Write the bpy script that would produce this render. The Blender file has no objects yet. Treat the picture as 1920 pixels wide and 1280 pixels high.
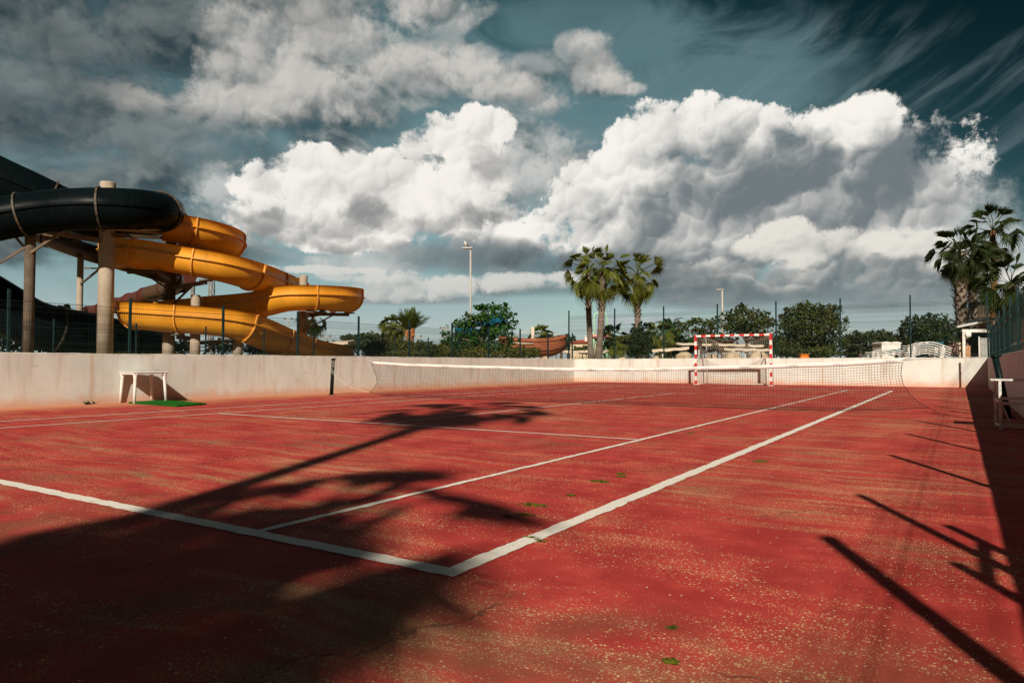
import bpy, math, random
import numpy as np
from mathutils import Vector, Matrix

SC = bpy.context.scene
COL = SC.collection
PI = math.pi
rnd = random.Random(7)

# ------------------------------------------------------------------ camera and survey
FPX, YAW, PIT = 1315.1, 0.5673, 0.0312            # focal length (px of a 1920 wide frame), heading left of +Y, tilt
CAM = Vector((1.9077, -2.49, 0.9226))
FW = Vector((-math.sin(YAW) * math.cos(PIT), math.cos(YAW) * math.cos(PIT), math.sin(PIT)))
RT = Vector((math.cos(YAW), math.sin(YAW), 0))
UP = RT.cross(FW)


def ray(x, y):
    return FW + RT * ((x - 960) / FPX) + UP * ((640 - y) / FPX)


def at(x, y, d):                                   # surveyed point at distance d
    return CAM + ray(x, y) * d


def spot(x, d, z=1.0):                             # the same, but at a given height above the court
    p = at(x, 640, d)
    return Vector((p.x, p.y, z))


def hgt(y, d):                                     # height of something seen at row y at distance d
    return at(960, y, d).z


cam = bpy.data.cameras.new("camera")
cam_o = bpy.data.objects.new("camera", cam)
COL.objects.link(cam_o)
cam.sensor_width = 36.0
cam.lens = FPX / 1920 * 36.0
cam.clip_end = 6000
cam.clip_start = 0.05
mw = Matrix.Identity(4)
for i, v in enumerate((RT, UP, -FW)):
    for j in range(3):
        mw[j][i] = v[j]
mw.translation = CAM
cam_o.matrix_world = mw
SC.camera = cam_o

SC.view_settings.view_transform = 'Standard'
SC.view_settings.look = 'None'
SC.view_settings.exposure = 0.18
SC.view_settings.gamma = 1.0

# ------------------------------------------------------------------ sun
SUN_DIR = Vector((0.42, -0.9075, 0.646)).normalized()   # towards the sun
sun = bpy.data.lights.new("sun", 'SUN')
sun.energy = 5.0
sun.angle = math.radians(0.75)
sun.color = (1.0, 0.90, 0.76)
sun_o = bpy.data.objects.new("sun", sun)
COL.objects.link(sun_o)
sun_o.location = (20, -40, 40)
sun_o.rotation_euler = SUN_DIR.to_track_quat('Z', 'Y').to_euler()


# ------------------------------------------------------------------ node helper
class NT:
    def __init__(s, tree):
        s.t = tree

    def n(s, typ, **kw):
        nd = s.t.nodes.new(typ)
        for k, v in kw.items():
            setattr(nd, k, v)
        return nd

    def put(s, sock, v):
        if v is None:
            return
        if isinstance(v, bpy.types.NodeSocket):
            s.t.links.new(v, sock)
        elif sock.type == 'RGBA' and hasattr(v, '__len__') and len(v) == 3:
            sock.default_value = (*v, 1)
        elif sock.type in ('RGBA', 'VECTOR') and not hasattr(v, '__len__'):
            sock.default_value = (v,) * len(sock.default_value)
        else:
            sock.default_value = v

    def m(s, op, a, b=None, c=None, clamp=False):
        nd = s.n('ShaderNodeMath', operation=op, use_clamp=clamp)
        for i, v in enumerate((a, b, c)):
            s.put(nd.inputs[i], v)
        return nd.outputs[0]

    def add(s, a, b): return s.m('ADD', a, b)
    def sub(s, a, b): return s.m('SUBTRACT', a, b)
    def mul(s, a, b): return s.m('MULTIPLY', a, b)
    def mad(s, a, b, c): return s.m('MULTIPLY_ADD', a, b, c)
    def mx(s, a, b): return s.m('MAXIMUM', a, b)
    def mn(s, a, b): return s.m('MINIMUM', a, b)

    def v(s, op, a, b=None, c=None):
        nd = s.n('ShaderNodeVectorMath', operation=op)
        for i, x in enumerate((a, b, c)):
            s.put(nd.inputs[i], x)
        return nd.outputs['Value'] if op in ('LENGTH', 'DISTANCE', 'DOT_PRODUCT') else nd.outputs[0]

    def ss(s, x, a, b, lo=0.0, hi=1.0):            # smoothstep
        nd = s.n('ShaderNodeMapRange', interpolation_type='SMOOTHSTEP')
        for i, q in enumerate((x, a, b, lo, hi)):
            s.put(nd.inputs[i], q)
        return nd.outputs[0]

    def lin(s, x, a, b, lo=0.0, hi=1.0):
        nd = s.n('ShaderNodeMapRange')
        for i, q in enumerate((x, a, b, lo, hi)):
            s.put(nd.inputs[i], q)
        return nd.outputs[0]

    def mix(s, f, a, b, blend='MIX'):
        nd = s.n('ShaderNodeMix', data_type='RGBA', blend_type=blend)
        s.put(nd.inputs['Factor'], f)
        s.put(nd.inputs[6], a)
        s.put(nd.inputs[7], b)
        return nd.outputs[2]

    def noise(s, vec, scale, detail=4, rough=0.5, dims='3D', w=None, lac=2.0, dist=0.0):
        nd = s.n('ShaderNodeTexNoise', noise_dimensions=dims)
        s.put(nd.inputs['Vector'], vec)
        nd.inputs['Scale'].default_value = scale
        nd.inputs['Detail'].default_value = detail
        nd.inputs['Roughness'].default_value = rough
        nd.inputs['Lacunarity'].default_value = lac
        nd.inputs['Distortion'].default_value = dist
        return nd.outputs[0]

    def noisec(s, vec, scale, detail=4, rough=0.5, dims='3D'):
        nd = s.n('ShaderNodeTexNoise', noise_dimensions=dims)
        s.put(nd.inputs['Vector'], vec)
        nd.inputs['Scale'].default_value = scale
        nd.inputs['Detail'].default_value = detail
        nd.inputs['Roughness'].default_value = rough
        return nd.outputs[1]

    def voro(s, vec, scale, feature='F1', detail=0, rough=0.5, dims='3D', smooth=0.5, rand=1.0):
        nd = s.n('ShaderNodeTexVoronoi', voronoi_dimensions=dims, feature=feature)
        s.put(nd.inputs['Vector'], vec)
        nd.inputs['Scale'].default_value = scale
        if 'Detail' in nd.inputs:
            nd.inputs['Detail'].default_value = detail
            nd.inputs['Roughness'].default_value = rough
        if feature == 'SMOOTH_F1':
            nd.inputs['Smoothness'].default_value = smooth
        nd.inputs['Randomness'].default_value = rand
        return nd

    def xyz(s, vec):
        nd = s.n('ShaderNodeSeparateXYZ')
        s.put(nd.inputs[0], vec)
        return nd.outputs

    def vec(s, x=0.0, y=0.0, z=0.0):
        nd = s.n('ShaderNodeCombineXYZ')
        for i, q in enumerate((x, y, z)):
            s.put(nd.inputs[i], q)
        return nd.outputs[0]


# ------------------------------------------------------------------ sky: clear air, high veil, broken deck, two cumulus banks, low band
def sky_uv(px, py):                                # bearing (right of the court's diagonal) and elevation, in radians
    d = ray(px, py)
    a, b = d.dot(RT), d.x * -math.sin(YAW) + d.y * math.cos(YAW)
    return math.atan2(a, b), math.atan2(d.z, math.hypot(a, b))


world = bpy.data.worlds.new("World")
SC.world = world
world.use_nodes = True
wt = world.node_tree
wt.nodes.clear()
W = NT(wt)
tc = W.n('ShaderNodeTexCoord').outputs['Generated']
dirn = W.v('NORMALIZE', tc)
cr = W.v('DOT_PRODUCT', dirn, tuple(RT))
cf = W.v('DOT_PRODUCT', dirn, (-math.sin(YAW), math.cos(YAW), 0))
dz = W.xyz(dirn)[2]
U_ = W.m('ARCTAN2', cr, cf)
V_ = W.m('ARCSINE', dz)
UV = W.vec(U_, V_, 0.0)
LD = Vector((-0.55, 0.83, 0))                      # towards the lit side
K = 8.8                                            # the background strength is 0.1
TILE = None                                         # bearing/elevation window being built
MARGIN = 1.0


def c10(r, g, b):
    return (r * K, g * K, b * K)


def keep(disc):
    """does this puff reach the window being built?"""
    px, py, rx, ry = disc[:4]
    u, v = sky_uv(px, py)
    u0, u1, v0, v1 = TILE
    s = math.sqrt(1.0 + MARGIN)
    du = max(u0 - u, 0, u - u1) / (rx / FPX)
    dv = max(v0 - v, 0, v - v1) / (ry / FPX)
    return math.hypot(du, dv) < s


def field(discs, uv, k=0.3):
    """smooth union of round puffs (px, py, rx, ry) in bearing/elevation"""
    cur = None
    for (px, py, rx, ry) in discs:
        u, v = sky_uv(px, py)
        sx, sy = FPX / rx, FPX / ry
        q = W.v('MULTIPLY_ADD', uv, (sx, sy, 0), (-u * sx, -v * sy, 0))
        d = W.v('DOT_PRODUCT', q, q)
        f = W.sub(1.0, d)
        cur = f if cur is None else W.m('SMOOTH_MAX', cur, f, k)
    return cur


def shift(s):
    return W.v('ADD', UV, tuple(LD * s))


def puff():
    """heaped billows: outline height and the light caught by each billow, three sizes of them"""
    wv = W.v('MULTIPLY_ADD', W.noisec(UV, 13, 2, 0.5, '2D'), (0.050, 0.050, 0), W.v('ADD', UV, (-0.025, -0.025, 0)))
    wv = W.v('MULTIPLY_ADD', W.noisec(UV, 42, 6, 0.66, '2D'), (0.020, 0.020, 0), W.v('ADD', wv, (-0.010, -0.010, 0)))
    h = sh = None
    for (sc, w, sm) in ((9.0, 0.50, 0.65), (22.0, 0.34, 0.6), (50.0, 0.20, 0.6)):
        v = W.voro(wv, sc, 'SMOOTH_F1', 0, 0.5, '2D', sm)
        d = W.mul(W.v('DOT_PRODUCT', W.v('SUBTRACT', wv, v.outputs['Position']), tuple(LD)), sc * w)
        q = W.mad(v.outputs['Distance'], -w, w * 0.42)
        h, sh = (q, d) if h is None else (W.add(h, q), W.add(sh, d))
    n = W.noise(wv, 8, 10, 0.60, '2D')
    f = W.mad(n, 2.0, -1.0)
    fr = W.mad(W.noise(UV, 75, 6, 0.68, '2D'), 1.1, -0.55)
    return W.add(W.add(W.mul(h, 1.5), f), fr), W.add(W.mul(sh, 1.25), W.mul(f, 0.30))


def layer(col, discs, k, namp, edge, lit, shade, sgain, dark, base, dgain, ddark, soft=1.0, kind='cu'):
    discs = [d for d in discs if keep(d)]
    if not discs:
        return col
    global TURB
    if kind not in TURB:
        if kind == 'cu':
            TURB[kind] = puff()
        else:
            f_ = lambda uv, d: W.mad(W.noise(W.v('MULTIPLY', uv, (1, 1.5, 1)), 9.0, d, 0.56, '2D', dist=0.25), 2.0, -1.0)
            t_ = f_(UV, 8)
            TURB[kind] = (t_, W.add(W.mul(W.sub(f_(UV, 4), f_(shift(0.014), 4)), 1.0), W.mul(t_, 0.3)))
        if 'wind' not in TURB:
            TURB['wind'] = W.v('MULTIPLY_ADD', W.noisec(UV, 10, 4, 0.55, '2D'), (0.10, 0.10, 0), W.v('ADD', UV, (-0.05, -0.05, 0)))
    t0, sh = TURB[kind]
    m0 = field(discs, UV, k)
    f0 = W.mad(t0, namp, m0)
    m1 = field(discs, shift(0.022), k)
    s = W.add(W.mul(sh, sgain), W.mad(W.sub(m0, m1), dgain, base))
    if dark:
        dark = [d for d in dark if keep(d)]
        if dark:
            s = W.sub(s, W.mul(W.ss(field(dark, TURB['wind'], 0.5), -1.0, 1.0), ddark))
    e = W.lin(s, 0.15, 0.8, edge * 1.9, edge)
    a = W.ss(f0, W.mul(e, -0.4), e)
    c = W.mix(W.ss(s, -0.30, 1.05), shade, lit)
    return W.mix(W.mul(a, soft), col, c)


deck = [(60, 60, 260, 140), (90, 220, 300, 120), (330, 60, 170, 110), (470, 60, 150, 110), (620, 70, 150, 110), (590, 165, 160, 80), (230, 330, 320, 90),
        (480, 190, 140, 60), (800, 15, 120, 50), (780, 140, 120, 60), (860, 115, 90, 40), (980, 150, 80, 40), (1110, 140, 50, 40), (1090, 90, 40, 30),
        (650, 240, 140, 60), (60, 420, 300, 70), (560, 330, 260, 60), (930, 300, 200, 90), (1010, 330, 120, 50), (250, 470, 320, 40)]
deckdark = [(20, 20, 330, 190), (90, 250, 360, 150), (300, 150, 190, 90), (560, 225, 210, 50), (70, 420, 330, 90), (1000, 420, 200, 120), (300, 330, 200, 70)]
decklit = [(470, 50, 100, 60), (620, 50, 110, 66), (590, 150, 120, 36), (385, 170, 60, 50), (800, 20, 110, 30), (780, 130, 110, 40), (490, 190, 90, 34), (1110, 130, 50, 40), (960, 160, 70, 26), (250, 185, 60, 20), (1000, 320, 120, 40), (1095, 85, 50, 24), (1150, 150, 40, 20), (1030, 190, 60, 24), (1180, 165, 36, 12), (690, 200, 90, 40), (900, 120, 70, 30), (420, 120, 60, 30)]
deckdim = [(120, 170, 90, 40), (60, 270, 110, 34), (200, 250, 120, 36), (330, 250, 90, 40), (90, 70, 80, 36), (260, 320, 140, 34), (90, 350, 110, 26), (300, 130, 70, 40), (380, 330, 80, 34)]
bankA = [(500, 350, 62, 50), (580, 330, 62, 60), (600, 295, 34, 30), (680, 350, 74, 60), (740, 320, 50, 46), (780, 275, 46, 42), (830, 260, 50, 46), (880, 245, 46, 38),
         (930, 235, 38, 28), (800, 350, 80, 70), (880, 340, 60, 60), (560, 400, 110, 56), (700, 410, 130, 54), (860, 410, 100, 50), (500, 410, 70, 40), (620, 445, 150, 26),
         (930, 420, 70, 40), (690, 375, 190, 62), (860, 340, 90, 80)]
darkA = [(560, 428, 150, 20), (720, 412, 140, 22), (620, 464, 220, 16), (860, 470, 160, 26), (950, 300, 60, 30), (900, 400, 60, 30)]
bankB = [(1020, 420, 62, 40), (960, 450, 70, 46), (1085, 380, 64, 60), (1090, 330, 40, 34), (1150, 320, 66, 60), (1180, 265, 54, 40), (1250, 250, 74, 66), (1300, 215, 46, 36),
         (1360, 250, 76, 50), (1440, 240, 72, 42), (1530, 250, 76, 50), (1600, 220, 44, 36), (1640, 235, 46, 46), (1180, 400, 120, 80), (1320, 350, 150, 120),
         (1480, 340, 150, 110), (1620, 330, 110, 80), (1700, 350, 90, 60), (1110, 460, 130, 56), (1290, 460, 160, 66), (1480, 440, 170, 66), (1640, 400, 130, 50), (1740, 370, 60, 36), (1350, 370, 260, 120), (1160, 400, 150, 80), (1560, 350, 200, 110)]
darkB = [(1270, 440, 130, 70), (1370, 380, 140, 100), (1500, 410, 170, 90), (1640, 380, 140, 70), (1230, 500, 220, 50), (1460, 330, 110, 60), (1010, 500, 140, 40), (1520, 300, 60, 34), (1680, 300, 60, 60)]
low = [(1470, 450, 50, 32), (1440, 470, 50, 30), (1510, 470, 50, 30), (1620, 480, 120, 44), (1700, 500, 110, 46), (1560, 520, 150, 36), (1720, 545, 140, 34), (1330, 520, 120, 28),
       (1420, 545, 160, 24), (1600, 470, 60, 30), (1830, 540, 120, 30)]
darklow = [(1560, 550, 330, 24), (1450, 505, 120, 22), (1650, 520, 120, 20), (1330, 500, 90, 30), (1800, 560, 160, 20)]
band = [(900, 480, 190, 34), (1060, 500, 220, 34), (1180, 520, 200, 30), (980, 540, 260, 18), (1290, 555, 150, 24), (1480, 562, 260, 16), (1720, 570, 220, 14), (760, 560, 160, 12)]
darkband = [(900, 500, 260, 60), (1150, 520, 420, 60), (1450, 560, 420, 40)]
bandlit = [(790, 535, 130, 22), (930, 530, 130, 16), (740, 550, 100, 16), (1040, 520, 90, 12), (560, 505, 150, 8)]
gloom = [(-20, -20, 330, 190), (-40, 230, 240, 260), (200, -60, 420, 90)]
link = [(820, 480, 170, 26), (690, 500, 120, 18), (1000, 330, 110, 60), (1010, 400, 80, 50), (960, 470, 110, 40), (900, 470, 140, 30), (1040, 270, 60, 30), (420, 360, 60, 40), (1800, 500, 170, 60), (1850, 420, 120, 40), (1760, 400, 110, 60)]
tiny = [(500, 531, 22, 9), (540, 527, 16, 7), (1180, 600, 70, 7), (640, 520, 60, 8)]
veilmask = [(150, 300, 750, 420), (850, 330, 620, 320), (1250, 200, 300, 180), (700, 520, 1100, 110), (1500, 540, 700, 80)]
ice = [(1820, 215, 260, 110), (1700, 330, 330, 90), (1480, 140, 260, 90), (1890, 300, 200, 120)]

# clear air
sky = W.n('ShaderNodeTexSky', sky_type='NISHITA')
sky.sun_disc = False
sky.sun_elevation = math.asin(SUN_DIR.z)
sky.sun_rotation = math.atan2(SUN_DIR.x, SUN_DIR.y)
sky.air_density = 1.0
sky.dust_density = 1.2
sky.ozone_density = 2.5
up = W.ss(V_, 0.0, 0.46)
air = W.mix(1.0, sky.outputs[0], W.mix(up, (0.72, 0.88, 0.70), (0.095, 0.27, 0.185)), 'MULTIPLY')
right = W.ss(W.add(U_, W.mul(V_, 0.8)), 0.15, 0.95)
AIR0 = W.mix(1.0, air, W.mix(right, (1, 1, 1), (0.13, 0.20, 0.21)), 'MULTIPLY')


AIR = AIR0
OVERHEAD = W.mix(W.ss(V_, 0.50, 0.95), AIR0, c10(0.016, 0.021, 0.023))   # unseen sky overhead and behind, darkened to deepen the shadows
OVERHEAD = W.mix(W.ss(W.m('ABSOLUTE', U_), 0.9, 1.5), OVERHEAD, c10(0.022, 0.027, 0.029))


def clouds():
    """the cloud in one window, as a node group of its own"""
    global TURB, W, UV, U_, V_, wcount
    TURB = {}
    g = bpy.data.node_groups.new('cloud_window', 'ShaderNodeTree')
    for nm in ('uv', 'air'):
        g.interface.new_socket(nm, in_out='INPUT', socket_type='NodeSocketVector' if nm == 'uv' else 'NodeSocketColor')
    g.interface.new_socket('col', in_out='OUTPUT', socket_type='NodeSocketColor')
    keep_ = (W, UV, U_, V_)
    W = NT(g)
    gi = W.n('NodeGroupInput')
    UV = gi.outputs[0]
    xs = W.xyz(UV)
    U_, V_ = xs[0], xs[1]
    W.put(W.n('NodeGroupOutput').inputs[0], cloud_stack(gi.outputs[1]))
    wcount += len(g.nodes)
    W, UV, U_, V_ = keep_
    nd = W.n('ShaderNodeGroup')
    nd.node_tree = g
    W.put(nd.inputs[0], UV)
    W.put(nd.inputs[1], AIR)
    return nd.outputs[0]


wcount = 0


def cloud_stack(col):
    vm = [d for d in veilmask if keep(d)]
    if vm:
        f = field(vm, UV, 0.4)
        nv = W.noise(W.v('MULTIPLY', UV, (1.0, 2.2, 1)), 5.5, 7, 0.58, '2D', dist=0.5)
        va = W.mul(W.ss(W.add(nv, W.mul(f, 0.28)), 0.36, 0.76), W.ss(f, -0.9, 0.6))
        col = W.mix(W.mul(va, 0.8), col, W.mix(W.ss(V_, 0.05, 0.40), c10(0.31, 0.43, 0.45), c10(0.125, 0.225, 0.25)))
    im = [d for d in ice if keep(d)]
    if im:
        ca, sa = math.cos(0.55), math.sin(0.55)
        ru = W.add(W.mul(U_, ca), W.mul(V_, sa))
        rv = W.sub(W.mul(V_, ca), W.mul(U_, sa))
        st = W.noise(W.vec(W.mul(ru, 6.0), W.mul(rv, 34.0), 3.0), 1.0, 6, 0.6, '2D', dist=0.35)
        col = W.mix(W.mul(W.mul(W.ss(st, 0.44, 0.78), W.ss(field(im, UV, 0.4), -0.5, 0.8)), 0.34), col, c10(0.20, 0.28, 0.30))
    col = layer(col, deck, 0.5, 1.9, 0.70, c10(0.33, 0.36, 0.355), c10(0.026, 0.050, 0.060), 1.9, deckdark, 0.62, 0.14, 0.62, 0.9, 'st')
    col = layer(col, decklit, 0.5, 1.5, 1.1, c10(0.64, 0.61, 0.57), c10(0.13, 0.15, 0.155), 0.8, None, 0.60, 0.16, 0, 0.92)
    col = layer(col, deckdim, 0.5, 2.2, 1.3, c10(0.27, 0.30, 0.30), c10(0.05, 0.075, 0.085), 0.9, None, 0.52, 0.16, 0, 0.75)
    col = layer(col, gloom, 0.6, 1.5, 1.5, c10(0.050, 0.070, 0.076), c10(0.012, 0.022, 0.027), 1.6, None, 0.5, 0.1, 0, 0.62, 'st')
    col = layer(col, link, 0.5, 1.5, 1.1, c10(0.60, 0.61, 0.59), c10(0.22, 0.27, 0.28), 0.8, None, 0.58, 0.14, 0, 0.85)
    col = layer(col, bankA, 0.35, 1.05, 0.30, c10(0.92, 0.885, 0.83), c10(0.27, 0.275, 0.275), 0.85, darkA, 0.72, 0.14, 0.58)
    col = layer(col, bankB, 0.3, 1.05, 0.28, c10(0.94, 0.905, 0.85), c10(0.165, 0.195, 0.21), 0.85, darkB, 0.74, 0.14, 0.88)
    col = layer(col, low, 0.35, 1.15, 0.45, c10(0.78, 0.75, 0.69), c10(0.14, 0.175, 0.19), 0.85, darklow, 0.66, 0.14, 0.62)
    col = layer(col, band, 0.4, 0.9, 0.7, c10(0.27, 0.30, 0.31), c10(0.062, 0.098, 0.112), 0.7, darkband, 0.45, 0.10, 0.35, 0.93, 'st')
    col = layer(col, bandlit, 0.4, 1.7, 0.8, c10(0.68, 0.67, 0.63), c10(0.24, 0.28, 0.29), 0.8, None, 0.60, 0.12, 0, 0.9)
    col = layer(col, tiny, 0.4, 1.9, 1.2, c10(0.62, 0.62, 0.59), c10(0.34, 0.40, 0.42), 0.6, None, 0.62, 0.12, 0, 0.75)
    return col


HAZE = W.mul(W.ss(V_, 0.115, 0.02), 0.80)


def back(col):
    nd = W.n('ShaderNodeBackground')
    nd.inputs['Strength'].default_value = 0.1
    W.put(nd.inputs['Color'], W.mix(HAZE, col, c10(0.47, 0.53, 0.53)))
    return nd.outputs[0]


def pick(test, a, b):                               # test > 0.5 : b, else a
    nd = W.n('ShaderNodeMixShader')
    W.put(nd.inputs[0], test)
    W.put(nd.inputs[1], a)
    W.put(nd.inputs[2], b)
    return nd.outputs[0]


us = [-1.1, -0.40, -0.16, 0.06, 0.30, 1.1]
vs = [-0.08, 0.14, 0.27, 0.9]


def tree(i0, i1):
    global TILE
    if i1 - i0 == 1:
        def rows(j0, j1):
            global TILE
            if j1 - j0 == 1:
                TILE = (us[i0], us[i1], vs[j0], vs[j1])
                return back(clouds())
            jm = (j0 + j1) // 2
            return pick(W.m('GREATER_THAN', V_, vs[jm]), rows(j0, jm), rows(jm, j1))
        return rows(0, len(vs) - 1)
    im = (i0 + i1) // 2
    return pick(W.m('GREATER_THAN', U_, us[im]), tree(i0, im), tree(im, i1))


inside = W.mul(W.m('LESS_THAN', W.m('ABSOLUTE', U_), 1.1), W.mul(W.m('GREATER_THAN', V_, -0.08), W.m('LESS_THAN', V_, 0.9)))
wo = W.n('ShaderNodeOutputWorld')
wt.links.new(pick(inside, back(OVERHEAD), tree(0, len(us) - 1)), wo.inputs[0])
world.cycles.sampling_method = 'MANUAL'
world.cycles.sample_map_resolution = 512
print('world nodes', len(wt.nodes), wcount)

# ------------------------------------------------------------------ mesh and object helpers
OFF = {}


class MB:
    def __init__(s):
        s.v, s.f, s.sm = [], [], []

    def add(s, vs, fs, smooth=False):
        n = len(s.v)
        s.v += [tuple(p) for p in vs]
        s.f += [tuple(i + n for i in q) for q in fs]
        s.sm += [smooth] * len(fs)
        return s

    def box(s, c, d, rz=0.0):
        x, y, z = (q / 2 for q in d)
        ca, sa = math.cos(rz), math.sin(rz)
        vs = []
        for k in (-z, z):
            for (i, j) in ((-x, -y), (x, -y), (x, y), (-x, y)):
                vs.append((c[0] + i * ca - j * sa, c[1] + i * sa + j * ca, c[2] + k))
        return s.add(vs, [(3, 2, 1, 0), (4, 5, 6, 7), (0, 1, 5, 4), (1, 2, 6, 5), (2, 3, 7, 6), (3, 0, 4, 7)])

    def bbox(s, c, d, rz=0.0, b=0.01):                # box with chamfered upright and top edges
        x, y, z = (q / 2 for q in d)
        ca, sa = math.cos(rz), math.sin(rz)
        rings = []
        for zz, ins in ((-z, b), (-z + b, 0), (z - b, 0), (z, b)):
            r = []
            X, Y = x - ins, y - ins
            k = b
            for (i, j) in ((-X + k, -Y), (X - k, -Y), (X, -Y + k), (X, Y - k), (X - k, Y), (-X + k, Y), (-X, Y - k), (-X, -Y + k)):
                r.append((c[0] + i * ca - j * sa, c[1] + i * sa + j * ca, c[2] + zz))
            rings.append(r)
        return s.loft(rings, smooth=False)

    def loft(s, rings, smooth=True, caps=True, close=True):
        n = len(rings[0])
        vs = [p for r in rings for p in r]
        fs = []
        for i in range(len(rings) - 1):
            for j in range(n if close else n - 1):
                k = (j + 1) % n
                fs.append((i * n + j, i * n + k, (i + 1) * n + k, (i + 1) * n + j))
        s.add(vs, fs, smooth)
        if caps and close:
            m = len(s.v) - len(vs)
            s.f.append(tuple(m + j for j in reversed(range(n))))
            s.f.append(tuple(m + (len(rings) - 1) * n + j for j in range(n)))
            s.sm += [False, False]
        return s

    def tube(s, pts, r, n=8, smooth=True, caps=True):
        pts = [Vector(p) for p in pts]
        rs = r if hasattr(r, '__len__') else [r] * len(pts)
        rings, up = [], None
        for i, p in enumerate(pts):
            t = (pts[min(i + 1, len(pts) - 1)] - pts[max(i - 1, 0)]).normalized()
            if up is None:
                up = Vector((0, 0, 1)) if abs(t.z) < 0.9 else Vector((1, 0, 0))
            a = t.cross(up)
            if a.length < 1e-6:
                a = t.cross(Vector((0, 1, 0)))
            a.normalize()
            b = a.cross(t).normalized()
            up = b
            rings.append([p + (a * math.cos(2 * PI * k / n) + b * math.sin(2 * PI * k / n)) * rs[i] for k in range(n)])
        return s.loft(rings, smooth, caps)

    def bar(s, a, b, w, h=None, upv=(0, 0, 1)):       # square bar between two points
        a, b = Vector(a), Vector(b)
        h = h or w
        t = (b - a).normalized()
        u = Vector(upv)
        if abs(t.dot(u)) > 0.97:
            u = Vector((0, 1, 0))
        x = t.cross(u).normalized() * (w / 2)
        y = x.cross(t).normalized() * (h / 2)
        return s.loft([[p - x - y, p + x - y, p + x + y, p - x + y] for p in (a, b)], False)

    def wire(s, pts, r):                              # three sided cord
        pts = [Vector(p) for p in pts]
        return s.tube(pts, r, 3, False, False)

    def lathe(s, prof, c=(0, 0, 0), n=20, smooth=True):
        return s.loft([[(c[0] + r * math.cos(2 * PI * k / n), c[1] + r * math.sin(2 * PI * k / n), c[2] + z) for k in range(n)] for r, z in prof], smooth)

    def quad(s, a, b, c, d, smooth=False):
        return s.add([a, b, c, d], [(0, 1, 2, 3)], smooth)


def mesh_of(name, mb, mat, off=Vector()):
    me = bpy.data.meshes.new(name)
    me.from_pydata([(p[0] - off.x, p[1] - off.y, p[2] - off.z) for p in mb.v], [], mb.f)
    me.polygons.foreach_set('use_smooth', mb.sm)
    me.materials.append(mat)
    me.update()
    return me


def tag(o, label=None, cat=None, group=None, kind=None):
    for k, v in (('label', label), ('category', cat), ('group', group), ('kind', kind)):
        if v:
            o[k] = v
    return o


def thing(name, label, cat, loc=(0, 0, 0), group=None):
    o = bpy.data.objects.new(name, None)
    COL.objects.link(o)
    o.empty_display_size = 0.2
    o.location = loc
    OFF[o.name] = Vector(loc)
    return tag(o, label, cat, group)


def part(name, mb, mat, parent, label=None):
    off = OFF[parent.name]
    o = bpy.data.objects.new(name, mesh_of(name, mb, mat, off))
    COL.objects.link(o)
    o.parent = parent
    OFF[o.name] = off
    if label:
        o['label'] = label
    return o


def single(name, mb, mat, label, cat, loc=(0, 0, 0), group=None, kind=None):
    o = bpy.data.objects.new(name, mesh_of(name, mb, mat, Vector(loc)))
    COL.objects.link(o)
    o.location = loc
    OFF[o.name] = Vector(loc)
    return tag(o, label, cat, group, kind)


def structure(name, mb, mat):
    return single(name, mb, mat, None, None, kind='structure')


def copy_thing(src, loc, rz=0.0, label=None, scale=None):
    def cp(o, parent):
        c = o.copy()
        COL.objects.link(c)
        if parent:
            c.parent = parent
        for ch in o.children:
            cp(ch, c)
        return c
    r = cp(src, None)
    r.location = loc
    r.rotation_euler = (0, 0, rz)
    if scale:
        r.scale = (scale,) * 3
    OFF[r.name] = Vector(loc)
    if label:
        r['label'] = label
    return r


def copy_part(o, d):                                  # another of the same part on the same thing
    c = o.copy()
    COL.objects.link(c)
    c.parent = o.parent
    c.location = o.location + Vector(d)
    OFF[c.name] = OFF.get(o.name, Vector())
    return c


def smooth_path(pts, n=10):                           # Catmull-Rom through tuples of any length
    P = [np.array(p, float) for p in pts]
    P = [2 * P[0] - P[1]] + P + [2 * P[-1] - P[-2]]
    out = []
    for i in range(1, len(P) - 2):
        a, b, c, d = P[i - 1:i + 3]
        for k in range(n):
            t = k / n
            out.append(0.5 * (2 * b + (c - a) * t + (2 * a - 5 * b + 4 * c - d) * t * t + (3 * b - a - 3 * c + d) * t ** 3))
    out.append(P[-2])
    return out


# ------------------------------------------------------------------ materials
MATS = {}


def new_mat(name):
    m = bpy.data.materials.new(name)
    m.use_nodes = True
    t = m.node_tree
    t.nodes.clear()
    N = NT(t)
    out = N.n('ShaderNodeOutputMaterial')
    b = N.n('ShaderNodeBsdfPrincipled')
    t.links.new(b.outputs[0], out.inputs[0])
    return m, N, b, out


def bump(N, b, h, strength=0.3, dist=0.02):
    nd = N.n('ShaderNodeBump')
    nd.inputs['Strength'].default_value = strength
    nd.inputs['Distance'].default_value = dist
    N.put(nd.inputs['Height'], h)
    N.t.links.new(nd.outputs[0], b.inputs['Normal'])


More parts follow.
